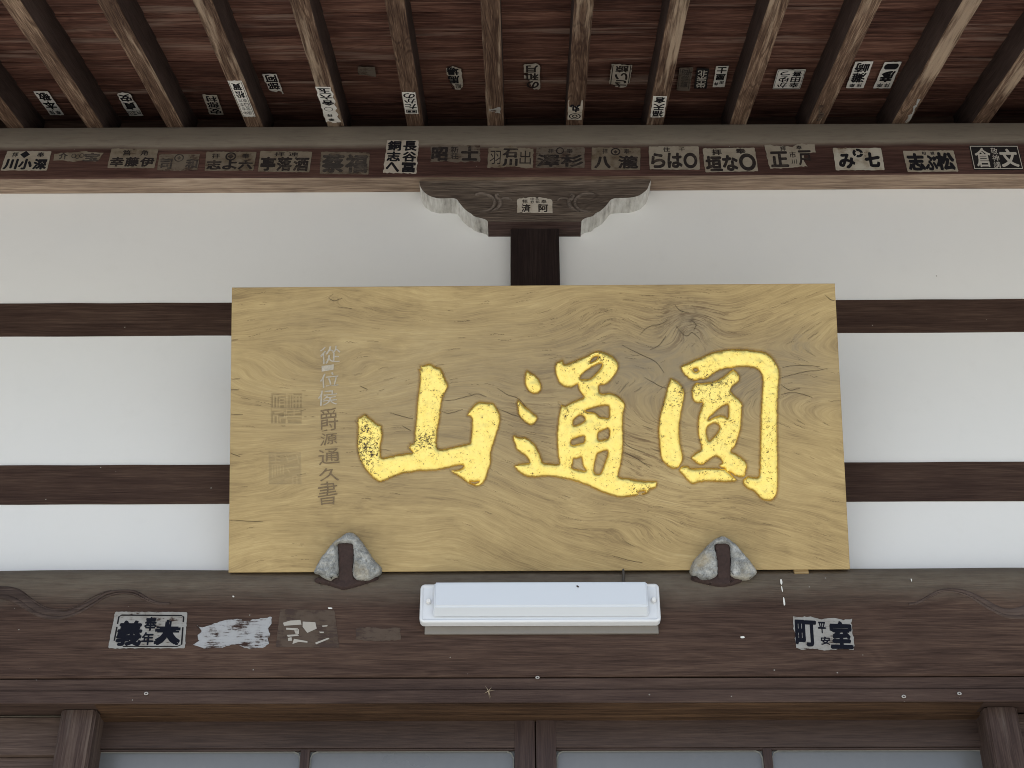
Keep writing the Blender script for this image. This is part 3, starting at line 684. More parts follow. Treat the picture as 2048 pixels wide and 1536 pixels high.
for c_ in ([(458, 1040), (485, 1041), (526, 1043)], [(883, 800), (905, 800), (935, 792), (957, 788), (972, 793)], [(994, 776), (1013, 788), (1040, 800), (1062, 830)], [(995, 817), (1020, 827), (1040, 834)],
           [(1245, 690), (1270, 703), (1290, 713), (1312, 724), (1328, 745)], [(1290, 755), (1305, 764), (1320, 772), (1340, 778)], [(1280, 668), (1300, 652), (1320, 648), (1335, 640)],
           [(1352, 652), (1372, 672), (1385, 665), (1400, 678)], [(1300, 700), (1318, 690), (1332, 672)], [(1560, 757), (1590, 748), (1620, 742), (1655, 738)], [(1558, 790), (1590, 785), (1625, 795)],
           [(1562, 770), (1580, 780), (1600, 776)], [(1565, 735), (1600, 730), (1640, 733)], [(657, 596), (668, 601), (684, 596)], [(1225, 1112), (1255, 1120), (1285, 1126)], [(1650, 590), (1660, 598), (1669, 600)],
           [(780, 825), (800, 832), (825, 838)], [(805, 852), (822, 861)], [(885, 823), (900, 826), (925, 818)], [(460, 681), (475, 678)], [(460, 759), (480, 756)], [(460, 780), (478, 778)], [(458, 829), (485, 828)], [(459, 906), (480, 912)],
           [(720, 772), (735, 778)], [(1250, 905), (1275, 918), (1300, 935)], [(1245, 880), (1262, 895), (1290, 905)], [(1350, 610), (1362, 622), (1378, 625)], [(1380, 638), (1392, 648), (1388, 660)]):
    crack(c_, .62, .0018)
# short checks and dark pores running along the fibres, thickest round the knot and behind the right-hand characters
gy_, gx_ = np.gradient(phi); gx_ = gx_ / (bx[0, 1] - bx[0, 0]); gy_ = gy_ / (by[1, 0] - by[0, 0])
rr_ = np.random.default_rng(5); wgt = flame + .55 * np.clip(grey, 0, 1); made = 0
def ij(x, y): return min(max(int((y - 570) / 573 * GY), 0), GY), min(max(int((x - 460) / 1225 * GX), 0), GX)
while made < 430:
    x, y = rr_.uniform(470, 1690), rr_.uniform(578, 1134)
    i_, j_ = ij(x, y)
    if rr_.random() > wgt[i_, j_] * .9: continue
    pts = [(x, y)]; n_ = rr_.integers(2, 7)
    for _ in range(n_):
        i_, j_ = ij(x, y); d_ = np.array([gy_[i_, j_], -gx_[i_, j_]]); d_ = d_ / (np.hypot(*d_) + 1e-6)
        if d_[0] < 0: d_ = -d_
        st_ = rr_.uniform(3.5, 6.5); x += d_[0] * st_; y += d_[1] * st_ + rr_.normal() * .5; pts.append((x, y))
    crack(pts, rr_.choice([.15, .25, .4, .6], p=[.4, .3, .2, .1]), .0009, rr_.uniform(.35, .8)); made += 1
# sink the ground round every gold stroke and the two seals
for cc, lab in CHARS:
    for outer, holes in cc:
        x0, y0 = outer.min(0) - 8; x1, y1 = outer.max(0) + 8
        jj, ii = np.where((bx > x0) & (bx < x1) & (by > y0) & (by < y1))
        d = sdf(bx[jj, ii], by[jj, ii], outer)
        for h in holes: d = np.maximum(d, -sdf(bx[jj, ii], by[jj, ii], h))
        hgt[jj, ii] = np.minimum(hgt[jj, ii], -.0048 * np.clip(1 - d / 4.2, 0, 1) + .0006)
        dark[jj, ii] = np.maximum(dark[jj, ii], .16 * np.clip(1 - np.abs(d - 1.0) / 2.2, 0, 1))
def seal(x0, y0, x1, y1, pat, dep, amt):
    global hgt, dark
    m = (bx > x0) & (bx < x1) & (by > y0) & (by < y1)
    cut = np.zeros_like(bx)
    for (a, b, c_, d_) in pat:
        ax, ay, cx_, cy_ = x0 + a * (x1 - x0), y0 + b * (y1 - y0), x0 + c_ * (x1 - x0), y0 + d_ * (y1 - y0)
        e = np.array([cx_ - ax, cy_ - ay]); t = np.clip(((bx - ax) * e[0] + (by - ay) * e[1]) / (e @ e + 1e-9), 0, 1)
        cut = np.maximum(cut, np.clip(1.4 - np.hypot(bx - ax - t * e[0], by - ay - t * e[1]) / 1.7, 0, 1))
    inner = m * (1 - cut)
    hgt -= dep * inner; dark[:] = np.maximum(dark, amt * inner * (.6 + .6 * fbm(bx / 9, by / 6, 83)))
    grey[:] = np.maximum(grey, .35 * m)
PAT1 = [(0, 0, 1, 0), (0, 1, 1, 1), (0, 0, 0, 1), (1, 0, 1, 1), (.10, .12, .10, .46), (.20, .10, .20, .46), (.10, .10, .32, .10), (.28, .18, .44, .18), (.28, .18, .28, .46), (.44, .18, .44, .46), (.28, .28, .44, .28), (.28, .37, .44, .37), (.28, .08, .46, .08),
        (.54, .06, .54, .46), (.62, .06, .62, .46), (.70, .06, .70, .46), (.54, .06, .70, .06), (.80, .10, .80, .46), (.90, .10, .90, .46), (.74, .20, .96, .20), (.74, .33, .96, .33), (.74, .10, .96, .10),
        (.06, .55, .44, .55), (.14, .64, .40, .60), (.10, .72, .10, .95), (.10, .72, .20, .72), (.22, .72, .22, .95), (.44, .62, .44, .80), (.30, .80, .30, .92), (.30, .80, .46, .80), (.52, .56, .94, .56), (.56, .66, .92, .62), (.52, .74, .96, .74), (.52, .84, .52, .95), (.54, .84, .96, .84), (.74, .52, .74, .74), (.5, .04, .5, .96), (.04, .5, .96, .5)]
PAT2 = [(0, .3, 0, 1), (0, 1, .96, 1), (1, .05, 1, .95), (0, .08, .9, .05), (.1, .14, .32, .2), (.22, .06, .22, .34), (.08, .3, .34, .3), (.12, .4, .12, .78), (.2, .4, .2, .7), (.28, .4, .28, .7), (.36, .42, .36, .66), (.12, .4, .46, .4), (.45, .44, .45, .66), (.52, .1, .6, .3), (.6, .3, .86, .22), (.86, .1, .92, .34), (.56, .5, .64, .62), (.6, .5, .9, .46), (.74, .74, .74, .96), (.74, .74, .86, .72), (.86, .72, .86, .96), (.5, .84, .66, .8)]
seal(541, 785, 605, 848, PAT1, .0016, .36)
seal(537, 903, 603, 969, PAT2, .0010, .16)
grey += .22 * ((bx > 1583) & (bx < 1620) & (by > 668) & (by < 705)) * (fbm(bx / 8, by / 8, 91) > .45)

P0 = pbrd(bx.ravel(), by.ravel()); front = P0 + BN * hgt.ravel()[:, None]
nvx = GX + 1
idx = np.arange((GX + 1) * (GY + 1)).reshape(GY + 1, GX + 1)
faces = np.stack([idx[:-1, :-1], idx[1:, :-1], idx[1:, 1:], idx[:-1, 1:]], -1).reshape(-1, 4)
bl = np.concatenate([idx[0, :], idx[1:, -1], idx[-1, -2::-1], idx[-2:0:-1, 0]])
backv = P0[bl] - BN * .046
nb0 = len(front); nbl = len(bl)
side = [(int(bl[i]), int(bl[(i + 1) % nbl]), nb0 + (i + 1) % nbl, nb0 + i) for i in range(nbl)]
V_ = np.vstack([front, backv])
me = bpy.data.meshes.new('board')
allf = [tuple(int(q) for q in r) for r in faces] + side + [tuple(nb0 + i for i in range(nbl))]
me.from_pydata((V_ - BB).tolist(), [], allf); me.update()
cen = np.array(me.polygons[0].normal)
if cen @ BN < 0: me.flip_normals()
sm_ = np.zeros(len(allf), bool); sm_[:len(faces)] = True
me.polygons.foreach_set('use_smooth', sm_)
fl = me.attributes.new('flow', 'FLOAT_VECTOR', 'POINT')
fv = np.zeros((len(V_), 3)); fv[:nb0, 0] = bx.ravel(); fv[:nb0, 1] = phi.ravel(); fv[:nb0, 2] = 25 * fbm(bx.ravel() / 200, by.ravel() / 200, 97); fv[nb0:] = fv[bl]; fv[nb0:, 2] += 9
fl.data.foreach_set('vector', fv.ravel())
ct = me.attributes.new('tone', 'FLOAT_VECTOR', 'POINT')
cv = np.zeros((len(V_), 3)); cv[:nb0] = np.stack([dark.ravel(), grey.ravel(), flame.ravel()], 1); cv[nb0:] = cv[bl]
ct.data.foreach_set('vector', np.clip(cv, 0, 1.2).ravel())
board = bpy.data.objects.new('board', me); COL.objects.link(board); board.parent = plaque

k = N('figured tan plaque timber')
at1 = k.n('ShaderNodeAttribute'); at1.attribute_name = 'flow'; fvv = at1.outputs['Vector']
at2 = k.n('ShaderNodeAttribute'); at2.attribute_name = 'tone'; tn = k.sep(at2.outputs['Vector'])
f1 = k.noise(k.mapv(fvv, (.0085, .21, .3)), 1.0, 6, .72, .25)
f2 = k.noise(k.mapv(fvv, (.0045, .034, .05)), 1.0, 5, .62, .5)
f3 = k.noise(k.mapv(fvv, (.018, .55, .3)), 1.0, 3, .75)
f4 = k.noise(k.mapv(fvv, (.012, .24, .3)), 1.0, 6, .68, .4)
rg = k.math('SINE', k.math('ADD', k.math('MULTIPLY', k.sep(fvv)[1], .42), k.math('MULTIPLY', f2, 9.0)))
t = k.math('ADD', k.math('MULTIPLY', f1, .82), k.math('MULTIPLY', f2, .95))
t = k.math('ADD', t, k.math('MULTIPLY', rg, .018)); t = k.math('ADD', t, k.math('MULTIPLY', k.math('SUBTRACT', f3, .5), .75))
st = k.noise(k.mapv(fvv, (.0042, .0065, 0)), 1.0, 5, .6, .8)
t = k.math('ADD', t, k.math('MULTIPLY', k.math('SUBTRACT', st, .5), .85))
t = k.math('SUBTRACT', t, .365)
c = k.ramp(t, [(.18, (.265, .185, .085)), (.44, (.405, .292, .133)), (.66, (.480, .352, .163)), (.92, (.57, .435, .215))])
c = k.mix(k.math('MULTIPLY', tn[1], k.math('MULTIPLY_ADD', f4, 1.0, .1), clamp=True), c, (.205, .178, .138))
fd = k.math('MULTIPLY', k.step(k.math('ADD', f4, k.math('MULTIPLY', k.math('SUBTRACT', f1, .5), .8)), .49, .66), k.math('MULTIPLY', tn[2], .85), clamp=True)
c = k.mix(fd, c, (.135, .080, .040))
c = k.mix(k.math('MULTIPLY', tn[0], 1.0, clamp=True), c, (.035, .022, .012))
k.col(c).rough(k.math('MULTIPLY_ADD', f1, .2, .55)); k.b.inputs['Specular IOR Level'].default_value = .25
k.bump(k.math('ADD', k.math('MULTIPLY', f1, .7), k.math('MULTIPLY', f3, .7)), .35, .0015)
me.materials.append(k.m)

k = N('worn gold leaf'); p = k.pos()
wa = k.n('ShaderNodeAttribute'); wa.attribute_name = 'wear'
n1 = k.noise(p, 120, 6, .75); n2 = k.noise(k.mapv(p, (.6, 1, 1.2)), 420, 3, .75); n3 = k.noise(p, 34, 5, .65)
wv = k.math('ADD', k.math('MULTIPLY', n1, .6), k.math('MULTIPLY', n2, .55)); wv = k.math('ADD', wv, k.math('MULTIPLY', k.math('SUBTRACT', n3, .5), .25))
wv = k.math('ADD', wv, k.math('MULTIPLY', wa.outputs['Fac'], .095))
gone = k.step(wv, .672, .712)
gold = k.mix(k.step(n3, .35, .7), (1.0, .81, .25), (.99, .76, .205))
gold = k.mix(k.math('MULTIPLY', k.step(n1, .5, .72), .35), gold, (.93, .62, .19))
ra = k.n('ShaderNodeAttribute'); ra.attribute_name = 'rim'
gold = k.mix(k.math('MULTIPLY', ra.outputs['Fac'], k.math('MULTIPLY_ADD', n3, .8, .35), clamp=True), gold, (.74, .47, .15))
k.col(k.mix(gone, gold, (.050, .033, .016))); k.l(k.math('SUBTRACT', 1.0, gone), k.b.inputs['Metallic'])
k.rough(k.math('MULTIPLY_ADD', gone, .3, k.math('MULTIPLY_ADD', n1, .25, .26)))
k.bump(k.math('ADD', k.math('SUBTRACT', k.math('MULTIPLY', n1, .8), k.math('MULTIPLY', gone, .5)), k.math('MULTIPLY', n3, 1.6)), .55, .0022); M['gold'] = k.m
WEAR = [(735, 905, 22, 22, 1.0), (728, 870, 16, 40, .45), (850, 882, 22, 16, 1.1), (868, 770, 28, 30, .35), (745, 840, 22, 30, .35), (1190, 715, 30, 14, .55), (1290, 975, 24, 10, .6), (1400, 780, 30, 22, .6), (1450, 765, 22, 22, .5), (1440, 880, 25, 40, .4), (1535, 890, 16, 60, .3), (1140, 830, 20, 12, .5), (1345, 790, 20, 20, .35)]
for cc, lab in CHARS:
    vv = []; ff = []; wr = []; rm = []
    for outer, holes in cc:
        V2, F2, dd = tri_fill(outer, holes, 2.3)
        wpx = 11.0; u = np.clip(dd / wpx, 0, 1)
        h = -.0045 + .0105 * np.sqrt(np.clip(1 - (1 - u) ** 2, 0, 1)) + .0045 * (fbm(V2[:, 0] / 11, V2[:, 1] / 11, 101, 4) - .5) * u
        b = len(vv); P3 = pbrd(V2[:, 0], V2[:, 1]) + BN * h[:, None]
        vv += [tuple(q) for q in P3]
        a_, b_, c_ = P3[F2[0][0]], P3[F2[0][1]], P3[F2[0][2]]
        flip = np.cross(b_ - a_, c_ - a_) @ BN < 0
        ff += [tuple(int(i) + b for i in (q[::-1] if flip else q)) for q in F2]
        ww = np.zeros(len(V2))
        for (x, y, sx, sy, am) in WEAR: ww += am * np.exp(-((V2[:, 0] - x) / sx) ** 2 / 2 - ((V2[:, 1] - y) / sy) ** 2 / 2)
        wr += list(ww); rm += list(np.clip(1 - dd / 1.8, 0, 1))
    o = mk('gold_character', vv, ff, M['gold'], plaque, 80); o['label'] = lab
    a_ = o.data.attributes.new('wear', 'FLOAT', 'POINT'); a_.data.foreach_set('value', np.array(wr, float))
    a_ = o.data.attributes.new('rim', 'FLOAT', 'POINT'); a_.data.foreach_set('value', np.array(rm, float))

# ------------------------------------------------------------------ glyphs (built-in font turned to mesh)
class Glyphs:
    want = {}
    def get(s, ch, off): return s.want[(ch, round(off, 3))]
    def load(s, keys):
        made = []
        for ch, off in keys:
            off = round(off, 3)
            if (ch, off) in s.want: continue
            c = bpy.data.curves.new('glyph', 'FONT'); c.body = ch; c.size = 1; c.resolution_u = 3
            o = bpy.data.objects.new('glyph', c); COL.objects.link(o); made.append((ch, off, o, c)); s.want[(ch, off)] = None
        dg = bpy.context.evaluated_depsgraph_get(); dg.update()
        for ch, off, o, c in made:
            m = bpy.data.meshes.new_from_object(o.evaluated_get(dg))
            v = np.array([(q.co.x, q.co.y) for q in m.vertices]) if len(m.vertices) else np.zeros((0, 2))
            f = [tuple(p.vertices) for p in m.polygons]
            if len(v):
                lo, hi = v.min(0), v.max(0); v = (v - lo) / np.maximum(hi - lo, 1e-6)
                if off > .004:                                    # heavier brush weight: the same strokes laid again, slightly shifted
                    vs, fs = [], []
                    for q, (dx, dy) in enumerate(((0, 0), (1, .6), (-1, -.6), (.5, -1), (-.5, 1), (1, 0), (-1, 0), (0, 1), (0, -1))):
                        b = len(v) * q; vs.append(np.column_stack([v + np.array([dx, dy]) * off * .8, np.full(len(v), q)])); fs += [tuple(i + b for i in p) for p in f]
                    v = np.vstack(vs); f = fs; v[:, :2] = (v[:, :2] + off * .8) / (1 + 1.6 * off)
                else: v = np.column_stack([v, np.zeros(len(v))])
            s.want[(ch, off)] = (v, f)
            bpy.data.meshes.remove(m)
        for ch, off, o, c in made: bpy.data.objects.remove(o); bpy.data.curves.remove(c)
GL = Glyphs()

# small vertical inscription on the plaque, silver-grey at the top, dark below
INS = [('從', 640, 692, 680, 727, 0), ('一', 644, 730, 668, 741, 0), ('位', 639, 746, 678, 775, 0), ('侯', 636, 781, 674, 810, 0), ('爵', 639, 817, 676, 862, 1), ('源', 641, 866, 674, 890, 1), ('通', 637, 898, 679, 928, 1), ('久', 638, 935, 680, 962, 1), ('書', 636, 964, 674, 1010, 1)]
M['ins0'] = plain('silvery worn inscription paint', (.43, .385, .31), .7, 0, .5, 160)
M['ins1'] = plain('dark carved inscription', (.185, .130, .070), .8, 0, .5, 160)
GL.load([(i[0], .0) for i in INS])
for (ch, x0, y0, x1, y1, md) in INS:
    v, f = GL.get(ch, .0)
    x = x0 + v[:, 0] * (x1 - x0); y = y1 - v[:, 1] * (y1 - y0); y = y - (x - (x0 + x1) / 2) * .10
    x = x + 3.2 * (vnoise(v[:, 0] * 3 + md, v[:, 1] * 3, ord(ch) % 97) - .5); y = y + 3.0 * (vnoise(v[:, 0] * 3, v[:, 1] * 3 + 5, ord(ch) % 89) - .5)
    mk('inscription_character', pbrd(x, y) + BN * (.0013 + .00004 * v[:, 2])[:, None], f, M['ins%d' % md], plaque)

# ------------------------------------------------------------------ plaque hooks with folded cloth pads
def inflate(name, outer, holes, plane, n, base, hfun, mat, parent, step=1.6, smooth=80, seed=1, skirt=.02):
    outer = rough_poly(round_poly(outer), 2.0, .35, seed)
    V2, F2, dd = tri_fill(outer, holes, step)
    h = hfun(V2[:, 0], V2[:, 1], dd); P3 = plane(V2[:, 0], V2[:, 1]) + n * (base + h)[:, None]
    a_, b_, c_ = (P3[i] for i in F2[0]); flip = np.cross(b_ - a_, c_ - a_) @ n < 0
    ff = [tuple(int(i) for i in (q[::-1] if flip else q)) for q in F2]
    # skirt closing the rim back to the support
    k_ = len(outer); b = len(P3); rim = list(range(k_)); back = [P3[i] - n * skirt for i in rim]
    P3 = list(P3) + back; ff += [(rim[i], rim[(i + 1) % k_], b + (i + 1) % k_, b + i) for i in range(k_)]
    return mk(name, P3, ff, mat, parent, smooth)
PAD_L = zpx([(1040, 150), (1130, 190), (1230, 290), (1330, 430), (1430, 570), (1520, 720), (1600, 800), (1670, 870), (1680, 960), (1620, 1040), (1520, 1100), (1440, 1150), (1300, 1155), (1180, 1140), (1110, 1080), (1080, 980), (1090, 860), (1110, 700), (1105, 540), (1100, 400), (950, 385), (790, 400), (810, 560), (815, 750), (820, 950), (810, 1080), (720, 1110), (650, 1170), (560, 1130), (470, 1080), (400, 1010), (330, 1010), (290, 970), (320, 900), (390, 770), (450, 650), (540, 560), (620, 440), (720, 330), (850, 250), (960, 170)], (600, 1050), 10.24)
STR_L = zpx([(760, 360), (1130, 360), (1130, 540), (1120, 760), (1110, 1000), (1120, 1150), (1110, 1180), (800, 1180), (800, 1000), (800, 700), (790, 540)], (600, 1050), 10.24)
PLT_L = zpx([(300, 1090), (600, 1050), (1200, 1050), (1620, 1060), (1580, 1120), (1240, 1240), (920, 1330), (860, 1325), (600, 1240), (300, 1180)], (600, 1050), 10.24)
PAD_R = zpx([(640, 155), (700, 175), (760, 220), (830, 270), (900, 360), (980, 450), (1050, 540), (1100, 610), (1110, 660), (1050, 720), (990, 760), (900, 760), (800, 740), (740, 700), (735, 600), (748, 480), (738, 400), (735, 290), (680, 265), (560, 262), (525, 290), (550, 370), (570, 500), (578, 600), (570, 700), (480, 750), (400, 765), (330, 755), (290, 710), (230, 700), (200, 640), (210, 570), (270, 460), (360, 370), (450, 270), (540, 200), (600, 165)], (1350, 1050), 6.827)
STR_R = zpx([(515, 250), (745, 250), (750, 400), (755, 600), (745, 760), (560, 760), (560, 600), (540, 400)], (1350, 1050), 6.827)
PLT_R = zpx([(215, 700), (560, 690), (760, 690), (920, 720), (915, 778), (760, 830), (680, 847), (600, 845), (520, 828), (330, 785), (220, 755)], (1350, 1050), 6.827)
for nm, PAD, STR, PLT, cx, lab in (('left', PAD_L, STR_L, PLT_L, 697, "iron hook with torn grey cloth pad at the plaque's lower left"), ('right', PAD_R, STR_R, PLT_R, 1446, "iron hook with rounded grey cloth pad at the plaque's lower right")):
    hk = thing('plaque_hook', lab, 'hook', tuple(at(cx, 1172, D_LOW)), group='hooks under the plaque')
    def hp(x, y, d, cx=cx):
        u = np.clip(d / 9.0, 0, 1); top = np.clip((1100 - y) / 40, 0, 1)
        lump = .010 * (fbm(x / 9, y / 9, 131 + cx, 4) - .5) + .005 * (fbm(x / 3, y / 4, 137, 2) - .5)
        cr = np.exp(-((y - 1090 - .42 * np.abs(x - cx)) / 2.2) ** 2) * (np.abs(x - cx) > 12) * .55 + np.exp(-((y - 1112 - .75 * (np.abs(x - cx) - 20) + 6 * np.sin(x / 5)) / 1.8) ** 2) * .35
        lump = lump - .006 * cr + .004 * (fbm(x / 26, y / 9, 151, 2) - .5)
        return .004 + (.027 - .008 * top) * np.sqrt(np.clip(1 - (1 - u) ** 2, 0, 1)) + lump * u
    pad = inflate('cloth_pad', PAD, [], pbrd, BN, .006, hp, M['cloth'], hk, 1.5, 80, 3, .030)
    inflate('iron_strap', STR, [], pbrd, BN, .012, lambda x, y, d: .009 * np.clip(d / 1.5, 0, 1) + .0025 * (fbm(x / 4, y / 4, 141) - .5), M['iron'], hk, 2.0, 50, 4, .012)
    inflate('base_plate', PLT, [], lambda x, y: at(x, y, D_LOW), np.array([0, -1.0, 0]), .001, lambda x, y, d: .009 * np.clip(d / 3, 0, 1) + .002 * (fbm(x / 5, y / 5, 143) - .5), M['iron'], hk, 2.0, 50, 5, .012)
    r = random.Random(cx)
    for q in range(9):                                           # loose fibres hanging from the pad
        x = cx + r.choice([-1, 1]) * r.uniform(14, 62); y = 1120 + r.uniform(20, 46)
        dx, dy = r.uniform(-8, 8), r.uniform(4, 12)
        pts = np.array([(x, y), (x + dx * .4, y + dy * .6), (x + dx, y + dy)]); P3 = at(pts[:, 0], pts[:, 1], 3.572)
        v = []; f = []
        for i, c0 in enumerate(P3):
            for a in range(3):
                v.append(c0 + .0007 * np.array([math.cos(a * 2.1), 0, math.sin(a * 2.1)]))
        for i in range(2):
            for a in range(3): f.append((i * 3 + a, i * 3 + (a + 1) % 3, i * 3 + 3 + (a + 1) % 3, i * 3 + 3 + a))
        mk('fibre', v, f, M['fibre'], pad)
p1, p2 = at(1588, 1138, 3.607), at(1618, 1147, 3.607)
sh = box('wooden_shim', (p1[0], Y(3.607), p2[2]), (p2[0], Y(3.612) + .02, p1[2] + .004), M['shim'], None, .002)
tag(sh, 'small pale wooden shim poking out beneath the plaque near its right hook', 'shim')

# ------------------------------------------------------------------ light fixture
DF = 3.560
fx = thing('light_fixture', 'white fluorescent wall light mounted on the beam below the plaque', 'light', tuple(at(1083, 1248, D_LOW)))
def rect(x0, y0, x1, y1, d):
    a, b = at(x0, y0, d), at(x1, y1, d); return a[0], b[0], b[2], a[2]
xa, xb, za, zb = rect(852, 1180, 1317.5, 1266.5, 3.590)
box('mounting_plate', (xa, Y(3.590), za), (xb, Y(3.5985), zb), M['taupe'], fx, .0015)
xa, xb, za, zb = rect(841, 1167.5, 1322.5, 1243, DF)
b = box_bm((xa, Y(DF), za), (xb, Y(3.588), zb), 0)
ed = [e for e in b.edges if abs(e.verts[0].co.y - e.verts[1].co.y) > .01]
bmesh.ops.bevel(b, geom=ed, offset=.013, segments=6, affect='EDGES', profile=.5)
fa = max(b.faces, key=lambda q: -q.calc_center_median().y)
bmesh.ops.bevel(b, geom=list(fa.edges), offset=.006, segments=4, affect='EDGES', profile=.5)
fa = min(b.faces, key=lambda q: q.calc_center_median().y + (0 if q.calc_area() > .01 else 1))
r_ = bmesh.ops.inset_individual(b, faces=[fa], thickness=.004, depth=-.003)
hsg = from_bm('housing', b, M['white_plastic'], fx, 35)
xa, xb, za, zb = rect(866, 1166, 1299, 1229, 3.545); dz = .0
x2a, x2b, z2a, z2b = rect(870, 1164.5, 1296, 1211.5, 3.530)
yb, yf = Y(DF) + .001, Y(3.530)
v = [(xa, yb, za), (xb, yb, za), (xb, yb, zb), (xa, yb, zb), (x2a, yf, z2a), (x2b, yf, z2a), (x2b, yf, z2b), (x2a, yf, z2b)]
b = bmesh.new(); vs_ = [b.verts.new(q) for q in v]
for q in ((0, 1, 5, 4), (1, 2, 6, 5), (2, 3, 7, 6), (3, 0, 4, 7), (4, 5, 6, 7), (3, 2, 1, 0)): b.faces.new([vs_[i] for i in q])
bmesh.ops.recalc_face_normals(b, faces=b.faces); bmesh.ops.bevel(b, geom=b.edges[:], offset=.0035, segments=3, affect='EDGES')
from_bm('diffuser', b, M['diffuser'], fx, 35)
def disc(name, c, r, d, mat, parent, seg=18):
    v = []; f = []
    for (rr, dd) in ((r, 0), (r, -d * .6), (r * .75, -d), (0.0001, -d)):
        for a in range(seg): v.append((c[0] + rr * math.cos(a * 2 * math.pi / seg), c[1] + dd, c[2] + rr * math.sin(a * 2 * math.pi / seg)))
    for q in range(3):
        for a in range(seg): f.append((q * seg + a, q * seg + (a + 1) % seg, (q + 1) * seg + (a + 1) % seg, (q + 1) * seg + a))
    return mk(name, v, f, mat, parent, 40)
for (x, y) in ((857, 1203), (1307.5, 1200.5)): disc('screw', at(x, y, DF - .001), .0068, .008, M['screw'], hsg)
pts = np.array([(1246, 1136), (1247, 1152), (1246, 1168)]); P3 = at(pts[:, 0], pts[:, 1], 3.604) + np.array([0, -.003, 0]); v = []; f = []
for c0 in P3:
    for a in range(8): v.append(c0 + .0036 * np.array([math.cos(a * math.pi / 4), math.sin(a * math.pi / 4), 0]))
for i in range(2):
    for a in range(8): f.append((i * 8 + a, i * 8 + (a + 1) % 8, i * 8 + 8 + (a + 1) % 8, i * 8 + 8 + a))
tag(mk('cable', v, f, M['cable'], None, 60), 'short thin brown cable running up behind the plaque from the light', 'cable')

bug = mk('insect', [at(x, y, 3.528) for x, y in ((1152, 1171.5), (1155, 1170.5), (1158, 1173), (1157.5, 1175), (1154, 1174))] + [at(1155, 1172.7, 3.5265)], [(i, (i + 1) % 5, 5) for i in range(5)], M['iron'])
tag(bug, 'tiny dark insect on the face of the white light', 'insect')
# ------------------------------------------------------------------ small things on lintel and beam
def eyelet(x, y, d, lab, r=.0032):
    t = thing('screw_eye', lab, 'screw eye', tuple(at(x, y, d)), group='screw eyes along the lintel')
    c0 = at(x, y, d); v = []; f = []; A, B = 16, 6
    for a in range(A):
        for b in range(B):
            th, ph = a * 2 * math.pi / A, b * 2 * math.pi / B
            rr = r + .0016 * math.cos(ph)
            v.append(c0 + np.array([rr * 1.25 * math.cos(th), -.004 + .0016 * math.sin(ph), rr * math.sin(th)]))
    for a in range(A):
        for b in range(B): f.append((a * B + b, ((a + 1) % A) * B + b, ((a + 1) % A) * B + (b + 1) % B, a * B + (b + 1) % B))
    mk('ring', v, f, M['eye'], t, 60); disc('hole', c0 + np.array([0, -.0015, 0]), .0028, .003, M['iron'], t, 10)
eyelet(293, 1388, 3.605, 'tiny white screw eye on the lintel above the left post')
eyelet(1075, 1356, 3.603, 'tiny pale screw eye on the lintel near the centre stiles', .003)
eyelet(1807, 1394, 3.605, 'tiny pale ring screw on the lintel, left of the white one near the right post')
eyelet(1918, 1388, 3.605, 'tiny white screw eye on the lintel above the right post')
husk = thing('spider_husk', 'tiny pale star-shaped straw wisp stuck to the lintel left of centre', 'debris', tuple(at(977, 1383, 3.604)))  # dried spider husk built from thin strands
for (x, y) in ((970, 1371), (984, 1373), (968, 1387), (979, 1398), (990, 1381), (975, 1376), (982, 1397)):
    a_, b_ = at(977, 1382, 3.598), at(x, y, 3.602); s_2 = np.cross(b_ - a_, (0, 1, 0)); s_2 /= np.linalg.norm(s_2)
    mk('strand', [a_ + s_2 * .0012, a_ - s_2 * .0012, b_, a_ + np.array([0, -.0012, 0])], [(0, 1, 2), (0, 2, 3), (1, 3, 2), (0, 3, 1)], M['spider'], husk)
def blob(name, poly, plane, mat, parent, hh=.0012):
    P = round_poly(poly); a = plane(P[:, 0], P[:, 1]); n = len(a); c0 = a.mean(0) + np.array([0, -hh, 0])
    return mk(name, [tuple(q + np.array([0, -.0004, 0])) for q in a] + [tuple(c0)], [(i, (i + 1) % n, n) for i in range(n)], mat, parent, 80)
for q in ([(1560, 1159), (1563, 1158), (1565, 1164), (1564, 1170), (1561, 1168)], [(1562, 1172), (1564, 1172), (1566, 1183), (1564, 1184)], [(1566, 1194), (1568.5, 1195), (1571, 1209), (1568, 1212), (1566.5, 1205)],
          [(1821, 1157), (1824, 1158), (1824, 1164), (1822, 1162)], [(655, 1215), (664, 1215), (665, 1218), (657, 1218)], [(485, 1274), (490, 1274), (489, 1277)], [(465, 1191), (469, 1192), (468, 1195), (465, 1194)], [(1480, 1273), (1488, 1272), (1490, 1276), (1482, 1277)]):
    blob('white_streak', q, pl, M['dropping'], lbf)

# ------------------------------------------------------------------ paper slips
def paper_mat(name, c, show, stain, seed, wood_c=(.045, .026, .021)):
    k = N(name); p = k.mapv(k.pos(), (1, 1, 1), loc=(seed * 3.1, seed * 1.7, seed * .9))
    n1 = k.noise(k.mapv(p, (.22, 1, 1.5)), 120, 6, .75); n2 = k.noise(p, 24, 4, .6)
    cc = k.mix(k.math('MULTIPLY', k.step(n2, .4, .75), stain), c, tuple(v * f for v, f in zip(c, (.55, .48, .40))))
    cc = k.mix(k.math('MULTIPLY', k.step(n1, .45, .62), .18), cc, tuple(v * .6 for v in c))
    if show: cc = k.mix(k.step(k.math('ADD', k.math('MULTIPLY', n1, .55), k.math('MULTIPLY', n2, .45)), .63 - show * .28, .68 - show * .22), cc, wood_c)
    k.col(cc).rough(.95); k.b.inputs['Specular IOR Level'].default_value = .12; k.bump(n1, .25, .0008); return k.m
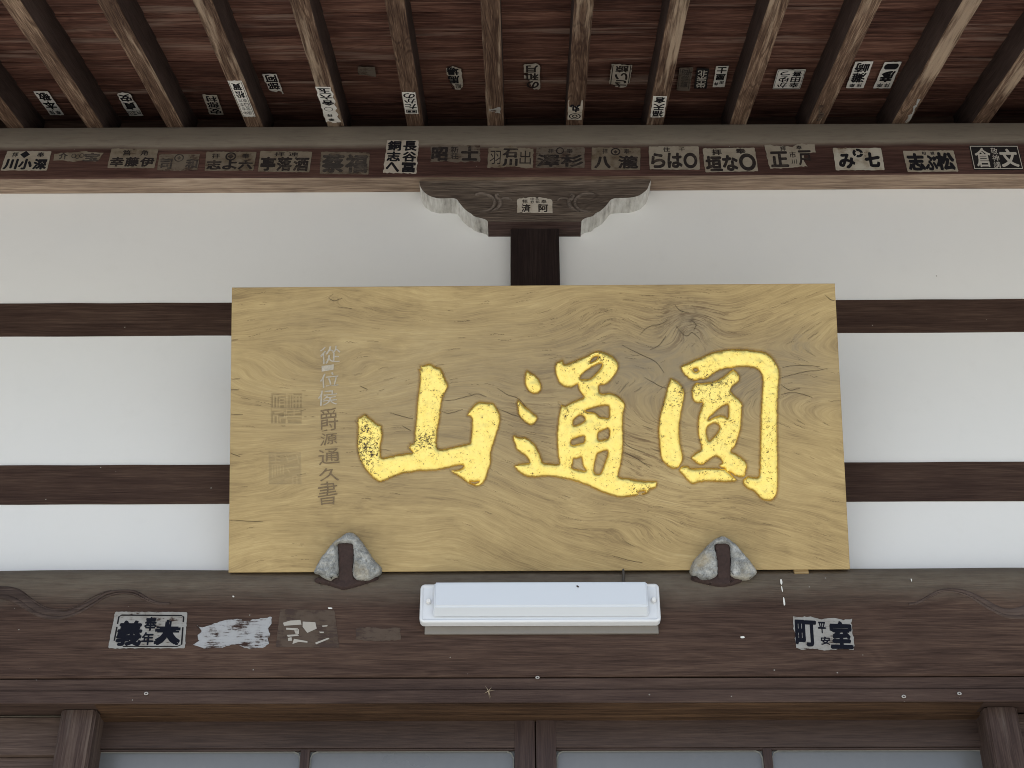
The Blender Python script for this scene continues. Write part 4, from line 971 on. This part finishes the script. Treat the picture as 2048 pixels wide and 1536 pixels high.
def ink_mat(name, c, fade, fc):
    k = N(name); p = k.pos(); n1 = k.noise(k.mapv(p, (.6, 1, 1.5)), 110, 6, .7); n2 = k.noise(p, 18, 3, .6)
    k.col(k.mix(k.math('MULTIPLY', k.step(k.math('ADD', k.math('MULTIPLY', n1, .6), k.math('MULTIPLY', n2, .4)), .60 - fade * .3, .70 - fade * .2), min(1, .35 + fade)), c, fc)).rough(.95); k.b.inputs['Specular IOR Level'].default_value = .08; return k.m
PM = {'aged': [paper_mat('aged slip paper %d' % i, c, .17, .9, i) for i, c in enumerate(((.200, .165, .124), (.175, .142, .106), (.225, .188, .143)))],
      'faded': [paper_mat('faded slip paper %d' % i, c, .38, .8, 7 + i) for i, c in enumerate(((.135, .108, .085), (.155, .125, .095)))],
      'ghost': [paper_mat('ghost of a slip', (.105, .078, .060), .50, .6, 12, (.066, .046, .039))],
      'clean': [paper_mat('cleaner slip paper %d' % i, c, .0, .45, 14 + i) for i, c in enumerate(((.31, .270, .213), (.285, .247, .195)))],
      'rusty': [paper_mat('foxed slip paper', (.42, .385, .32), .16, .9, 19, (.09, .045, .025))],
      'bright': [paper_mat('bright slip paper %d' % i, c, .0, .35, 21 + i) for i, c in enumerate(((.74, .71, .66), (.66, .63, .575)))],
      'dull': [paper_mat('dull slip paper %d' % i, c, .10, .6, 25 + i) for i, c in enumerate(((.48, .43, .36), (.42, .37, .31)))],
      'torn': [paper_mat('torn grey slip paper', (.33, .32, .30), .26, .6, 29)],
      'scrap': [paper_mat('torn pale slip paper', (.40, .405, .41), .44, .6, 31)],
      'black': [paper_mat('black printed slip', (.018, .016, .016), 0, .2, 33)]}
IM = {'ink': ink_mat('black slip ink', (.014, .013, .015), .05, (.05, .045, .04)), 'soft': ink_mat('softened slip ink', (.026, .021, .020), .35, (.085, .066, .052)),
      'weak': ink_mat('weak slip ink', (.045, .038, .034), .45, (.10, .08, .065)), 'blue': ink_mat('blue-black slip ink', (.010, .011, .017), 0, (.03, .03, .035)), 'white': ink_mat('pale slip lettering', (.42, .39, .34), .1, (.25, .22, .19))}
UPN, LOWN = np.array([0, -1.0, 0]), np.array([0, -1.0, 0])
SURF = {'up': (lambda x, y: at(x, y, D_UP - .0018), UPN), 'brk': (lambda x, y: at(x, y, D_BRK - .0022), UPN), 'low': (lambda x, y: at(x, y, D_LOW - .0016), UPN),
        'sof': (lambda x, y: on_plane(x, y, SOF_O + RAF_N * .0075 - RAF_N * .0, RAF_N), RAF_N), 'raf': (lambda x, y: on_plane(x, y, RAF_O + RAF_N * .0014, RAF_N), RAF_N)}
# SOF boards hang down by up to 7 mm at their laps, so the slips lie on that level
def st_quad(q, s, t):
    q = np.array(q, float); s = np.asarray(s)[..., None]; t = np.asarray(t)[..., None]
    return (1 - t) * ((1 - s) * q[0] + s * q[1]) + t * ((1 - s) * q[3] + s * q[2])
SLIPS = []
def ringpts(cs, ct, rs, rt, w, n=22, a0=0, a1=2 * math.pi):
    out = []
    for i in range(n):
        a, b = a0 + (a1 - a0) * i / n, a0 + (a1 - a0) * (i + 1) / n
        o = lambda th, m: (cs + rs * m * math.cos(th), ct + rt * m * math.sin(th))
        out.append([o(a, 1), o(b, 1), o(b, 1 - w), o(a, 1 - w)])
    return out
def frame(m, ms, w, ws):
    a, b = ms, m; return [[(a, b), (1 - a, b), (1 - a, b + w), (a, b + w)], [(a, 1 - b - w), (1 - a, 1 - b - w), (1 - a, 1 - b), (a, 1 - b)], [(a, b + w), (a + ws, b + w), (a + ws, 1 - b - w), (a, 1 - b - w)], [(1 - a - ws, b + w), (1 - a, b + w), (1 - a, 1 - b - w), (1 - a - ws, 1 - b - w)]]
def dia(cs, ct, rs, rt): return [[(cs, ct - rt), (cs + rs, ct), (cs, ct + rt), (cs - rs, ct)]]
def slip(label, quad_, surf, paper, glyphs, ink='ink', polys=(), shape=None, inv=False, pv=0, polyink=None):
    SLIPS.append((label, quad_, surf, paper, glyphs, ink, polys, shape, inv, pv, polyink))
B_ = .055
def rw(chars, y0, y1, x0=.03, x1=.97, gap=.02, off=B_):           # a row of characters, left to right as seen
    n = len(chars); w_ = (x1 - x0 - gap * (n - 1)) / n
    return [(c, x0 + i * (w_ + gap), y0, x0 + i * (w_ + gap) + w_, y1, off) for i, c in enumerate(chars)]
def cl(chars, x0, x1, y0, y1, gap=.02, off=B_):                   # a column, top to bottom as seen
    n = len(chars); h_ = (y1 - y0 - gap * (n - 1)) / n
    return [(c, x0, y0 + i * (h_ + gap), x1, y0 + i * (h_ + gap) + h_, off) for i, c in enumerate(chars)]
g = lambda c, x0, y0, x1, y1, off=.022: (c, x0, y0, x1, y1, off * 1.5 if off > .025 else off)
Z1 = lambda *p: [(a / 4.876, 270 + b / 4.876) for a, b in p]
Z2 = lambda *p: [(400 + a / 4.452, 270 + b / 4.452) for a, b in p]
Z3 = lambda *p: [(840 + a / 4.452, 270 + b / 4.452) for a, b in p]
Z4 = lambda *p: [(1280 + a / 5.389, 270 + b / 5.389) for a, b in p]
Z5 = lambda *p: [(1640 + a / 5.02, 270 + b / 5.02) for a, b in p]
slip('leftmost slip on the upper beam, clean lettering under a small diamond crest', Z1((70, 158), (503, 158), (455, 345), (5, 345)), 'up', 'clean',
     rw('川小深', .40, .96, off=.075) + [g('拝', .14, .06, .28, .32), g('奉', .70, .06, .86, .32)], polys=dia(.43, .18, .11, .19), polyink='ink')
slip('torn slip with ring crest on the upper beam, second from the left', Z1((520, 165), (1015, 165), (950, 350), (500, 350)), 'up', 'aged', [g('介', .12, .05, .30, .40, .04), g('宝', .62, .05, .95, .50, .04)], ink='weak',
     polys=ringpts(.42, .22, .045, .12, .3) + ringpts(.50, .26, .045, .12, .3) + ringpts(.58, .20, .045, .12, .3), shape=[(.02, .12), (.2, .04), (.45, .02), (.6, -.05), (.75, .02), (1, .05), (.96, .3), (.9, .5), (.7, .45), (.4, .5), (.2, .42), (.02, .45)])
slip('slip with three dense characters under two small ones, third on the upper beam', Z1((1088, 132), (1545, 135), (1505, 322), (1045, 320)), 'up', 'aged', rw('幸藤伊', .44, .94) + [g('筥', .26, .08, .44, .36, .03), g('角', .64, .08, .80, .36, .03)], ink='soft')
slip('faded slip with round crest on the upper beam, just right of the two-small-character slip', Z1((1555, 190), (1950, 185), (1925, 345), (1530, 345)), 'up', 'faded', [g('司', .05, .30, .35, .92, .03), g('和', .68, .30, .98, .90, .04)], ink='weak', polys=ringpts(.5, .24, .12, .24, .25) + dia(.5, .24, .05, .12), pv=1)
slip('slip with a crest between two small characters, fifth on the upper beam', Z2((58, 148), (503, 150), (475, 315), (40, 318)), 'up', 'aged', rw('志よ六', .44, .95) + [g('拝', .12, .10, .28, .36), g('奉', .72, .10, .88, .36)], ink='soft', polys=ringpts(.5, .26, .11, .22, .3) + dia(.5, .26, .06, .12), pv=1)
slip('slip with rounded corners and tightly packed characters, sixth on the upper beam', Z2((538, 142), (998, 148), (972, 330), (515, 325)), 'up', 'aged', rw('亭落酒', .28, .97) + [g('拝', .28, .05, .48, .25), g('連', .55, .05, .75, .25)], ink='soft')
slip('worn slip with broken lettering, seventh on the upper beam', Z2((1080, 148), (1512, 155), (1500, 350), (1065, 345)), 'up', 'faded', rw('蔡福', .10, .95), ink='weak', pv=1)
slip('tall slip with two columns of bold black characters on the upper beam', Z2((1660, 45), (1945, 48), (1925, 342), (1630, 335)), 'up', 'dull', cl('長谷冨', .54, .97, .02, .98) + cl('銅志へ', .06, .48, .02, .98), ink='ink', shape=[(.02, 0), (1, 0), (1, 1), (0, 1)], pv=1)
slip('slip whose lower half is a bare patch, right of the tall two-column slip', Z3((95, 92), (535, 92), (530, 295), (80, 290)), 'up', 'faded', [g('昭', .03, .08, .36, .70, .045), g('士', .62, .05, .97, .68, .045)] + cl('新荘', .41, .57, .06, .62, .02, .02), ink='soft', shape=[(0, 0), (1, 0), (1, .72), (.8, .70), (.5, .74), (.3, .70), (.02, .74)])
slip('slip with angular thin-lined characters flanking bold ones on the upper beam', Z3((612, 108), (1010, 112), (1005, 292), (600, 290)), 'up', 'aged', [g('羽', .04, .18, .28, .84, 0), g('出', .70, .16, .95, .84, 0), g('石', .32, .06, .66, .52, .045), g('川', .32, .56, .66, .92, .045)], ink='soft', shape=[(0, .05), (.3, 0), (.5, -.08), (.7, 0), (1, .05), (1, 1), (.75, .98), (.6, .93), (.3, .99), (0, 1)])
slip('slip with a small wheel crest above two bold characters on the upper beam', Z3((1038, 108), (1465, 110), (1465, 292), (1030, 290)), 'up', 'faded', rw('澤杉', .36, .96, .02, .98, .02, .045) + [g('拝', .24, .08, .36, .30), g('奉', .62, .08, .76, .30)], ink='soft', polys=ringpts(.49, .18, .085, .17, .3))
slip('slip with a ring crest and widely spaced characters, right of the wheel crest slip', Z3((1530, 110), (1962, 115), (1960, 310), (1525, 308)), 'up', 'aged', [g('八', .06, .40, .40, .95, .045), g('瀧', .55, .36, .96, .95, .03), g('拝', .22, .06, .33, .28), g('奉', .66, .06, .78, .28)], ink='soft', polys=ringpts(.49, .19, .10, .17, .3) + dia(.49, .20, .05, .08), pv=1)
slip('clean slip with flowing rounded script on the upper beam', Z4((95, 122), (632, 122), (645, 372), (105, 370)), 'up', 'clean', [g('ら', .03, .30, .32, .95, .045), g('は', .36, .28, .66, .95, .045), g('住', .28, .04, .42, .24), g('千', .60, .05, .72, .22)], ink='soft', polys=ringpts(.82, .62, .14, .34, .42), pv=1)
slip('slip with bold rounded script and torn lower left corner on the upper beam', Z4((675, 145), (1235, 135), (1275, 388), (705, 400)), 'up', 'clean', [g('垣', .02, .32, .34, .98, .045), g('な', .34, .30, .64, .98, .045), g('拝', .16, .05, .36, .30, .03), g('奉', .62, .03, .82, .26, .03)], ink='soft', polys=ringpts(.82, .62, .16, .37, .42))
slip('slip torn away at its lower right with a small column at its middle', Z4((1340, 110), (1882, 98), (1915, 350), (1375, 360)), 'up', 'clean', [g('正', .08, .28, .44, .96, .04), g('市', .47, .30, .60, .58, .015), g('川', .49, .64, .60, .84, .015), g('戸', .64, .26, .90, .90, .03), g('拝', .30, .06, .42, .26), g('奉', .62, .05, .74, .22)], ink='soft',
     shape=[(0, 0), (.40, .05), (.55, .10), (.66, -.02), (1, 0), (1, .34), (.9, .36), (.76, .40), (.74, .7), (.80, .94), (.6, .96), (.5, .98), (.4, 1), (.05, 1)], pv=1)
slip('rust-stained slip with a swirling three-comma crest on the upper beam', Z5((128, 130), (612, 130), (650, 350), (160, 352)), 'up', 'rusty', [g('み', .08, .26, .42, .94, .05), g('七', .62, .20, .94, .88, .06)], ink='ink',
     polys=ringpts(.50, .24, .11, .20, .55, 8, .2, 2.0) + ringpts(.50, .24, .11, .20, .55, 8, 2.3, 4.1) + ringpts(.50, .24, .11, .20, .55, 8, 4.4, 6.2))
slip('crisp pale slip with three heavy characters, second from the right on the upper beam', Z5((832, 158), (1340, 155), (1390, 365), (880, 370)), 'up', 'clean', [g('志', .04, .12, .38, .95, .05), g('ぶ', .37, .22, .62, .95, .05), g('松', .60, .08, .97, .95, .05), g('相', .36, .05, .44, .22), g('模', .53, .05, .61, .22)], ink='ink')
slip('black slip with white lettering and white border at the right end of the upper beam', Z5((1495, 105), (1985, 105), (2045, 348), (1545, 348)), 'up', 'black', [g('倉', .08, .10, .40, .90, .02), g('文', .58, .14, .94, .90, .03)] + cl('敬神講', .42, .56, .10, .94, .02, 0), ink='white', polys=frame(.025, .012, .03, .014), polyink='white')
ZB = lambda *p: [(820 + a / 4.096, 350 + b / 4.096) for a, b in p]
slip('small arched-top slip on the carved bracket', ZB((878, 180), (1165, 182), (1168, 310), (878, 308)), 'brk', 'dull', [g('済', .12, .46, .38, .96, .03), g('阿', .60, .46, .88, .96, .03), g('拝', .14, .16, .30, .42), g('奉', .68, .16, .84, .42), g('中', .38, .04, .48, .22, .01), g('北', .52, .02, .62, .18, .01), g('野', .38, .24, .48, .42, .01), g('都', .52, .22, .64, .40, .01)], ink='soft',
     shape=[(0, .18), (.06, .10), (.3, .02), (.5, -.02), (.7, .02), (.93, .10), (1, .18), (1, 1), (0, 1)])
ZL = lambda *p: [(200 + a / 4.096, 1200 + b / 4.096) for a, b in p]
rf_ = [[(.10, .08), (.92, .08), (.92, .115), (.10, .115)], [(.19, .94), (.90, .94), (.90, .965), (.19, .965)], [(.055, .14), (.075, .14), (.075, .34), (.055, .34)], [(.055, .42), (.075, .42), (.075, .80), (.055, .80)], [(.945, .13), (.965, .13), (.965, .28), (.945, .28)], [(.945, .42), (.965, .42), (.965, .90), (.945, .90)],
       [(.055, .14), (.10, .08), (.10, .115), (.075, .14)], [(.92, .08), (.965, .13), (.945, .13), (.92, .115)], [(.945, .90), (.965, .90), (.90, .965), (.90, .94)]]
slip('grey framed slip with bold navy-black characters at the left of the lower beam', ZL((125, 95), (715, 100), (695, 395), (65, 395)), 'low', 'torn', [g('義', .08, .24, .42, .94, .034), g('大', .58, .22, .93, .92, .085), g('奉', .43, .14, .60, .52, .03), g('年', .42, .56, .58, .92, .03)], ink='blue', polys=rf_, polyink='ink')
slip('pale shredded paper remains right of the framed slip on the lower beam', ZL((780, 150), (1410, 140), (1380, 400), (760, 400)), 'low', 'scrap', [], shape=[(.02, .22), (.10, .30), (.20, .24), (.32, .12), (.45, .06), (.55, .04), (.66, .12), (.80, .06), (1.0, .0), (1.0, .2), (.96, .35), (1.0, .52), (.97, .66), (1.0, .84), (.92, .96), (.75, 1.0), (.68, .97), (.6, .88), (.5, .86), (.42, .93), (.3, .96), (.15, .98), (.0, .86), (.08, .74), (.05, .55), (.1, .42)])
slip('ghostly slip patch with a few pale brush remnants on the lower beam', ZL((1475, 75), (1920, 85), (1960, 390), (1440, 385)), 'low', 'ghost', [], ink='white', polys=[[(.08, .36), (.2, .30), (.38, .28), (.40, .40), (.1, .44)], [(.42, .32), (.64, .33), (.66, .50), (.5, .62), (.42, .46)], [(.14, .49), (.34, .50), (.34, .56), (.14, .54)], [(.28, .56), (.36, .52), (.36, .66), (.3, .64)], [(.16, .68), (.34, .66), (.36, .70), (.18, .73)], [(.18, .76), (.24, .74), (.25, .83), (.19, .84)], [(.28, .78), (.5, .84), (.5, .88), (.36, .86), (.26, .92)], [(.62, .88), (.84, .74), (.86, .77), (.64, .92)], [(.7, .58), (.78, .58), (.77, .62), (.71, .62)], [(.75, .42), (.85, .40), (.84, .44), (.76, .45)]], polyink='white')
slip('barely visible slip patch left of the light on the lower beam', [(712, 1254), (800, 1254), (802, 1282), (710, 1283)], 'low', 'ghost', [], shape=[(0, .1), (.3, 0), (.6, .1), (1, .05), (1, .9), (.6, 1), (.2, .95), (0, .9)])
ZE = lambda *p: [(1560 + a / 4.197, 1130 + b / 4.197) for a, b in p]
slip('tattered grey slip with two blocky black characters at the right of the lower beam', ZE((110, 430), (605, 450), (630, 712), (125, 705)), 'low', 'torn', [g('町', .02, .10, .38, .92, .034), g('平', .41, .14, .54, .50, .03), g('安', .44, .60, .60, .86, .03), g('室', .60, .10, .98, .98, .038)], ink='blue', shape=[(0, 0), (.12, .03), (.3, -.02), (.45, .06), (.7, 0), (.85, .06), (1, 0), (.98, .3), (1, .6), (.98, 1), (.8, .97), (.6, 1), (.45, 1.02), (.3, .98), (.1, 1.02), (.02, .96), (.03, .6), (0, .3)])
# slips under the eave are read from the other side, so their lettering stands upside down here
Za = lambda *p: [(a / 6.024, 120 + b / 6.024) for a, b in p]
Zc = lambda *p: [(380 + a / 6.024, 120 + b / 6.024) for a, b in p]
Zd = lambda *p: [(780 + a / 6.024, 100 + b / 6.024) for a, b in p]
Ze = lambda *p: [(1100 + a / 6.827, 100 + b / 6.827) for a, b in p]
Zf = lambda *p: [(1330 + a / 6.606, 100 + b / 6.606) for a, b in p]
Zg = lambda *p: [(1600 + a / 6.024, 100 + b / 6.024) for a, b in p]
slip('leftmost slip on the soffit boards, slanting, pale with black characters', Za((400, 380), (575, 378), (772, 662), (605, 662)), 'sof', 'bright', cl('敬本', .08, .92, .04, .76, .03, .05) + [g('拝', .10, .80, .46, .97), g('奉', .54, .80, .90, .97)], inv=True)
slip('round-topped slip on the soffit boards between second and third rafters from the left', Za((1400, 405), (1560, 398), (1730, 672), (1560, 675)), 'sof', 'bright', cl('安貞', .08, .92, .04, .72, .03, .05) + [g('玉', .35, .78, .64, .94), g('山', .05, .78, .32, .96), g('日', .70, .76, .94, .90)], inv=True, shape=[(0, .06), (.12, .0), (.85, 0), (1, .06), (1, 1), (0, 1)], pv=1)
slip('yellowed slip with three compact characters on the soffit left of the framed rafter slip', Zc((148, 420), (325, 425), (405, 660), (238, 655)), 'sof', 'dull', cl('村部安', .10, .92, .05, .95, .02, .04), inv=True)
slip('long framed slip with two columns of small print on a rafter', Zc((450, 252), (622, 252), (790, 685), (638, 680)), 'raf', 'bright', cl('賀松', .18, .84, .06, .48, .02, .035) + cl('東日宮講', .52, .84, .50, .94, .02, .0) + cl('京本参中', .18, .48, .50, .94, .02, .0), polys=frame(.018, .05, .010, .035), inv=True)
slip('short slip with torn foot on the soffit right of the framed rafter slip', Zc((865, 172), (1040, 168), (1130, 415), (970, 410)), 'sof', 'bright', cl('阿部', .08, .92, .04, .76, .02, .05), inv=True, shape=[(.06, 0), (.94, 0), (1, .05), (1, .95), (.93, 1), (.9, .86), (.7, .84), (.5, .90), (.2, .84), (.04, .80), (0, .05)], pv=1)
slip('long slip torn along its right side on a rafter', Zc((1510, 325), (1700, 328), (1828, 752), (1640, 750)), 'raf', 'bright', cl('玉六舎', .10, .90, .03, .52, .02, .05) + [g('拝', .20, .76, .55, .84), g('奉', .20, .88, .60, .96)], polys=ringpts(.42, .62, .28, .06, .15), inv=True, shape=[(0, 0), (.96, 0), (.92, .10), (1.02, .2), (.9, .3), (.98, .42), (.86, .5), (.96, .6), (.8, .68), (.94, .78), (.82, .84), (.95, .95), (.98, 1), (0, 1)])
slip('narrow slip with flowing script and a boxed seal on a rafter', Zd((143, 510), (305, 512), (345, 770), (185, 768)), 'raf', 'bright', cl('のかた', .06, .94, .03, .76, .02, .03), polys=[[(a * .84 + .08, b * .18 + .79) for a, b in q] for q in frame(.05, .03, .16, .06)] + [[(.2, .84), (.45, .84), (.45, .92), (.2, .92)], [(.55, .84), (.8, .84), (.8, .92), (.55, .92)]], inv=True, pv=1)
slip('slip with a pointed cut edge on the soffit beside the narrow rafter slip', Zd((670, 195), (855, 195), (890, 480), (715, 480)), 'sof', 'dull', cl('場馬', .04, .82, .04, .72, .02, .05) + [g('組', .45, .76, .85, .94, .02), g('大', .15, .84, .38, .98, .03)], inv=True, shape=[(.0, .1), (.3, .06), (.45, .0), (1, .12), (1, .78), (.75, 1), (.42, .98), (.36, .84), (.18, .7), (.12, .4), (0, .36)])
slip('scuffed slip with one large curl character on the soffit near the centre', Zd((1610, 172), (1802, 170), (1812, 475), (1620, 480)), 'sof', 'dull', cl('月和の', .14, .92, .04, .94, .03, .05), ink='soft', inv=True, shape=[(.05, 0), (.9, 0), (1, .06), (1, .94), (.88, 1), (.6, 1), (.5, .92), (.36, .7), (.3, .58), (0, .56), (0, .42), (.28, .42), (.25, .34), (0, .34), (0, .06)], pv=1)
slip('slip with chipped lower corners and side rules on the soffit right of centre', Ze((840, 195), (1122, 200), (1078, 515), (800, 512)), 'sof', 'dull', cl('諒いさ', .22, .86, .05, .96, .02, .045), ink='soft', inv=True, polys=[[(.06, .02), (.10, .02), (.10, .86), (.06, .86)], [(.92, .02), (.96, .02), (.96, .80), (.92, .80)]], shape=[(0, 0), (1, .02), (1, .8), (.9, .82), (.86, .95), (.6, 1), (.35, .97), (.22, .86), (0, .84)], pv=1)
slip('torn lower half of a slip with an oval crest on a rafter right of centre', Ze((248, 690), (448, 690), (432, 955), (240, 955)), 'raf', 'dull', [g('丸', .15, .20, .85, .60, .05)], inv=True, polys=ringpts(.5, .80, .42, .15, .2) + ringpts(.5, .80, .2, .08, .4), shape=[(0, .0), (.08, .0), (.08, .34), (.3, .28), (.42, .36), (.6, .28), (.86, .30), (.92, 0), (1, 0), (1, 1), (0, 1)])
slip('pale slip with three bold characters on a rafter, right of the oval crest scrap', Ze((1408, 632), (1598, 635), (1558, 918), (1372, 918)), 'raf', 'bright', cl('倉天福', .10, .92, .03, .97, .02, .04), inv=True, pv=1)
slip('faded double-ruled slip, first of three close together on the soffit', Zf((190, 240), (370, 230), (325, 542), (150, 535)), 'sof', 'faded', cl('岡藤東', .22, .80, .05, .84, .02, .04), ink='weak', inv=True, polys=[[(.86, .02), (.90, .02), (.90, .92), (.86, .92)], [(.08, .02), (.12, .02), (.12, .92), (.08, .92)]])
slip('black slip with white characters, middle of three close together on the soffit', Zf((420, 245), (582, 248), (548, 512), (382, 510)), 'sof', 'black', cl('北宗栄', .12, .90, .08, .94, .02, .03), ink='white', inv=True)
slip('small pale slip, last of three close together on the soffit', Zf((678, 215), (842, 212), (785, 490), (628, 490)), 'sof', 'bright', cl('士屋', .10, .90, .04, .66, .02, .05) + [g('田', .52, .70, .84, .84, .03), g('井', .08, .76, .42, .92, .03)], inv=True, pv=1)
slip('wide framed slip with two columns of characters on the soffit', Zf((1492, 262), (1862, 260), (1782, 515), (1420, 518)), 'sof', 'bright', cl('喜田幸', .56, .90, .08, .92, .02, .035) + cl('うゆか', .12, .48, .08, .92, .02, .03), inv=True, polys=frame(.035, .025, .02, .012))
slip('rounded white slip with dense characters, left of a pair on the soffit', Zg((665, 145), (885, 138), (765, 460), (553, 460)), 'sof', 'bright', cl('崎灘', .10, .88, .04, .78, .02, .04) + [g('拝', .56, .82, .84, .96), g('奉', .14, .82, .46, .96)], inv=True)
slip('white slip with one thick horizontal bar, right of a pair on the soffit', Zg((1020, 148), (1225, 145), (1090, 462), (880, 462)), 'sof', 'bright', [g('彦', .12, .33, .90, .76, .045), g('拝', .56, .80, .88, .96), g('奉', .12, .80, .48, .96)], inv=True, polys=[[(.12, .09), (.22, .05), (.8, .05), (.9, .09), (.92, .16), (.88, .23), (.78, .27), (.22, .27), (.12, .23), (.08, .16)]])
slip('pale scraps of a lost slip on the right-hand rafter', Zg((1405, 595), (1450, 595), (1310, 880), (1250, 880)), 'raf', 'torn', [], inv=True, shape=[(.2, 0), (1, 0), (1, .3), (.7, .36), (1, .5), (1, .92), (.5, 1), (.1, .96), (.4, .8), (.1, .68), (.7, .62), (.5, .4), (.1, .3), (.6, .22)])
slip('faint remains of a slip on a rafter left of the paired white slips', Zg((215, 665), (300, 668), (290, 858), (195, 858)), 'raf', 'faded', [], inv=True, shape=[(.2, 0), (.8, 0), (.8, .1), (.4, .12), (.35, .4), (.9, .5), (1, .65), (.7, .85), (.3, 1), (0, .98), (.3, .8), (.05, .74), (.3, .55), (.15, .3)])
slip('ragged whitish scrap across a rafter just left of centre', Zd((1190, 690), (1330, 688), (1340, 775), (1195, 770)), 'raf', 'torn', [], inv=True, shape=[(0, .25), (.3, .3), (.55, .2), (.8, 0), (1, .05), (1, .4), (.9, .6), (.95, .9), (.75, .8), (.5, .85), (.6, .6), (.3, .65), (0, .6)])
slip('square pale brown patch on a soffit board left of the narrow rafter slip', [(716, 134), (750, 134), (752, 156), (717, 154)], 'sof', 'faded', [], inv=True, shape=[(0, 0), (1, 0), (1, .9), (.6, .8), (0, .8)])

keys = set()
for s in SLIPS:
    for q in s[4]: keys.add((q[0], round(q[5], 3)))
GL.load(sorted(keys))
for n_, (label, qd, surf, paper, glyphs, ink, polys, shape, inv, pv, pink) in enumerate(SLIPS):
    fn, nrm = SURF[surf]; r = np.random.default_rng(200 + n_)
    cs_ = fn(np.array([q[0] for q in qd]), np.array([q[1] for q in qd]))
    t = thing('votive_slip', label, 'paper slip', tuple(cs_.mean(0)), group='paper slips stuck under the eave and on the beams')
    sh = shape if shape else [(.012, 0), (.988, 0), (1, .03), (1, .97), (.988, 1), (.012, 1), (0, .97), (0, .03)]
    P = np.array(sh, float); ar = np.array([abs(qd[1][0] - qd[0][0]), abs(qd[3][1] - qd[0][1])])
    P = rough_poly(P * ar, 4.0, .35 if shape is None else .7, n_) / ar
    xy = st_quad(qd, P[:, 0], P[:, 1]); Pt = fn(xy[:, 0], xy[:, 1]); m = len(Pt)
    v = np.vstack([Pt, Pt - nrm * .0009]); f = [tuple(range(m))] + [(i, m + i, m + (i + 1) % m, (i + 1) % m) for i in range(m)]
    pm = PM[paper]; pp = mk('paper', v, f, pm[pv % len(pm)], t)
    v = []; f = []
    for (ch, x0, y0, x1, y1, off) in glyphs:
        gv, gf = GL.get(ch, off)
        if not len(gv): continue
        if inv: s = x1 - gv[:, 0] * (x1 - x0); tt = y0 + gv[:, 1] * (y1 - y0)
        else: s = x0 + gv[:, 0] * (x1 - x0); tt = y1 - gv[:, 1] * (y1 - y0)
        q = st_quad(qd, s, tt); q3 = fn(q[:, 0], q[:, 1]) + nrm * (.0004 + .00004 * gv[:, 2])[:, None]
        mk('character', q3, gf, IM[ink], pp)
    if polys:
        v = []; f = []
        for pl_ in polys:
            a = np.array(pl_); b = len(v); q = st_quad(qd, a[:, 0], a[:, 1]); q3 = fn(q[:, 0], q[:, 1]) + nrm * .0009
            v += [tuple(x) for x in q3]; f.append(tuple(range(b, b + len(a))))
        mk('printed_mark', v, f, IM[pink or ink], pp)
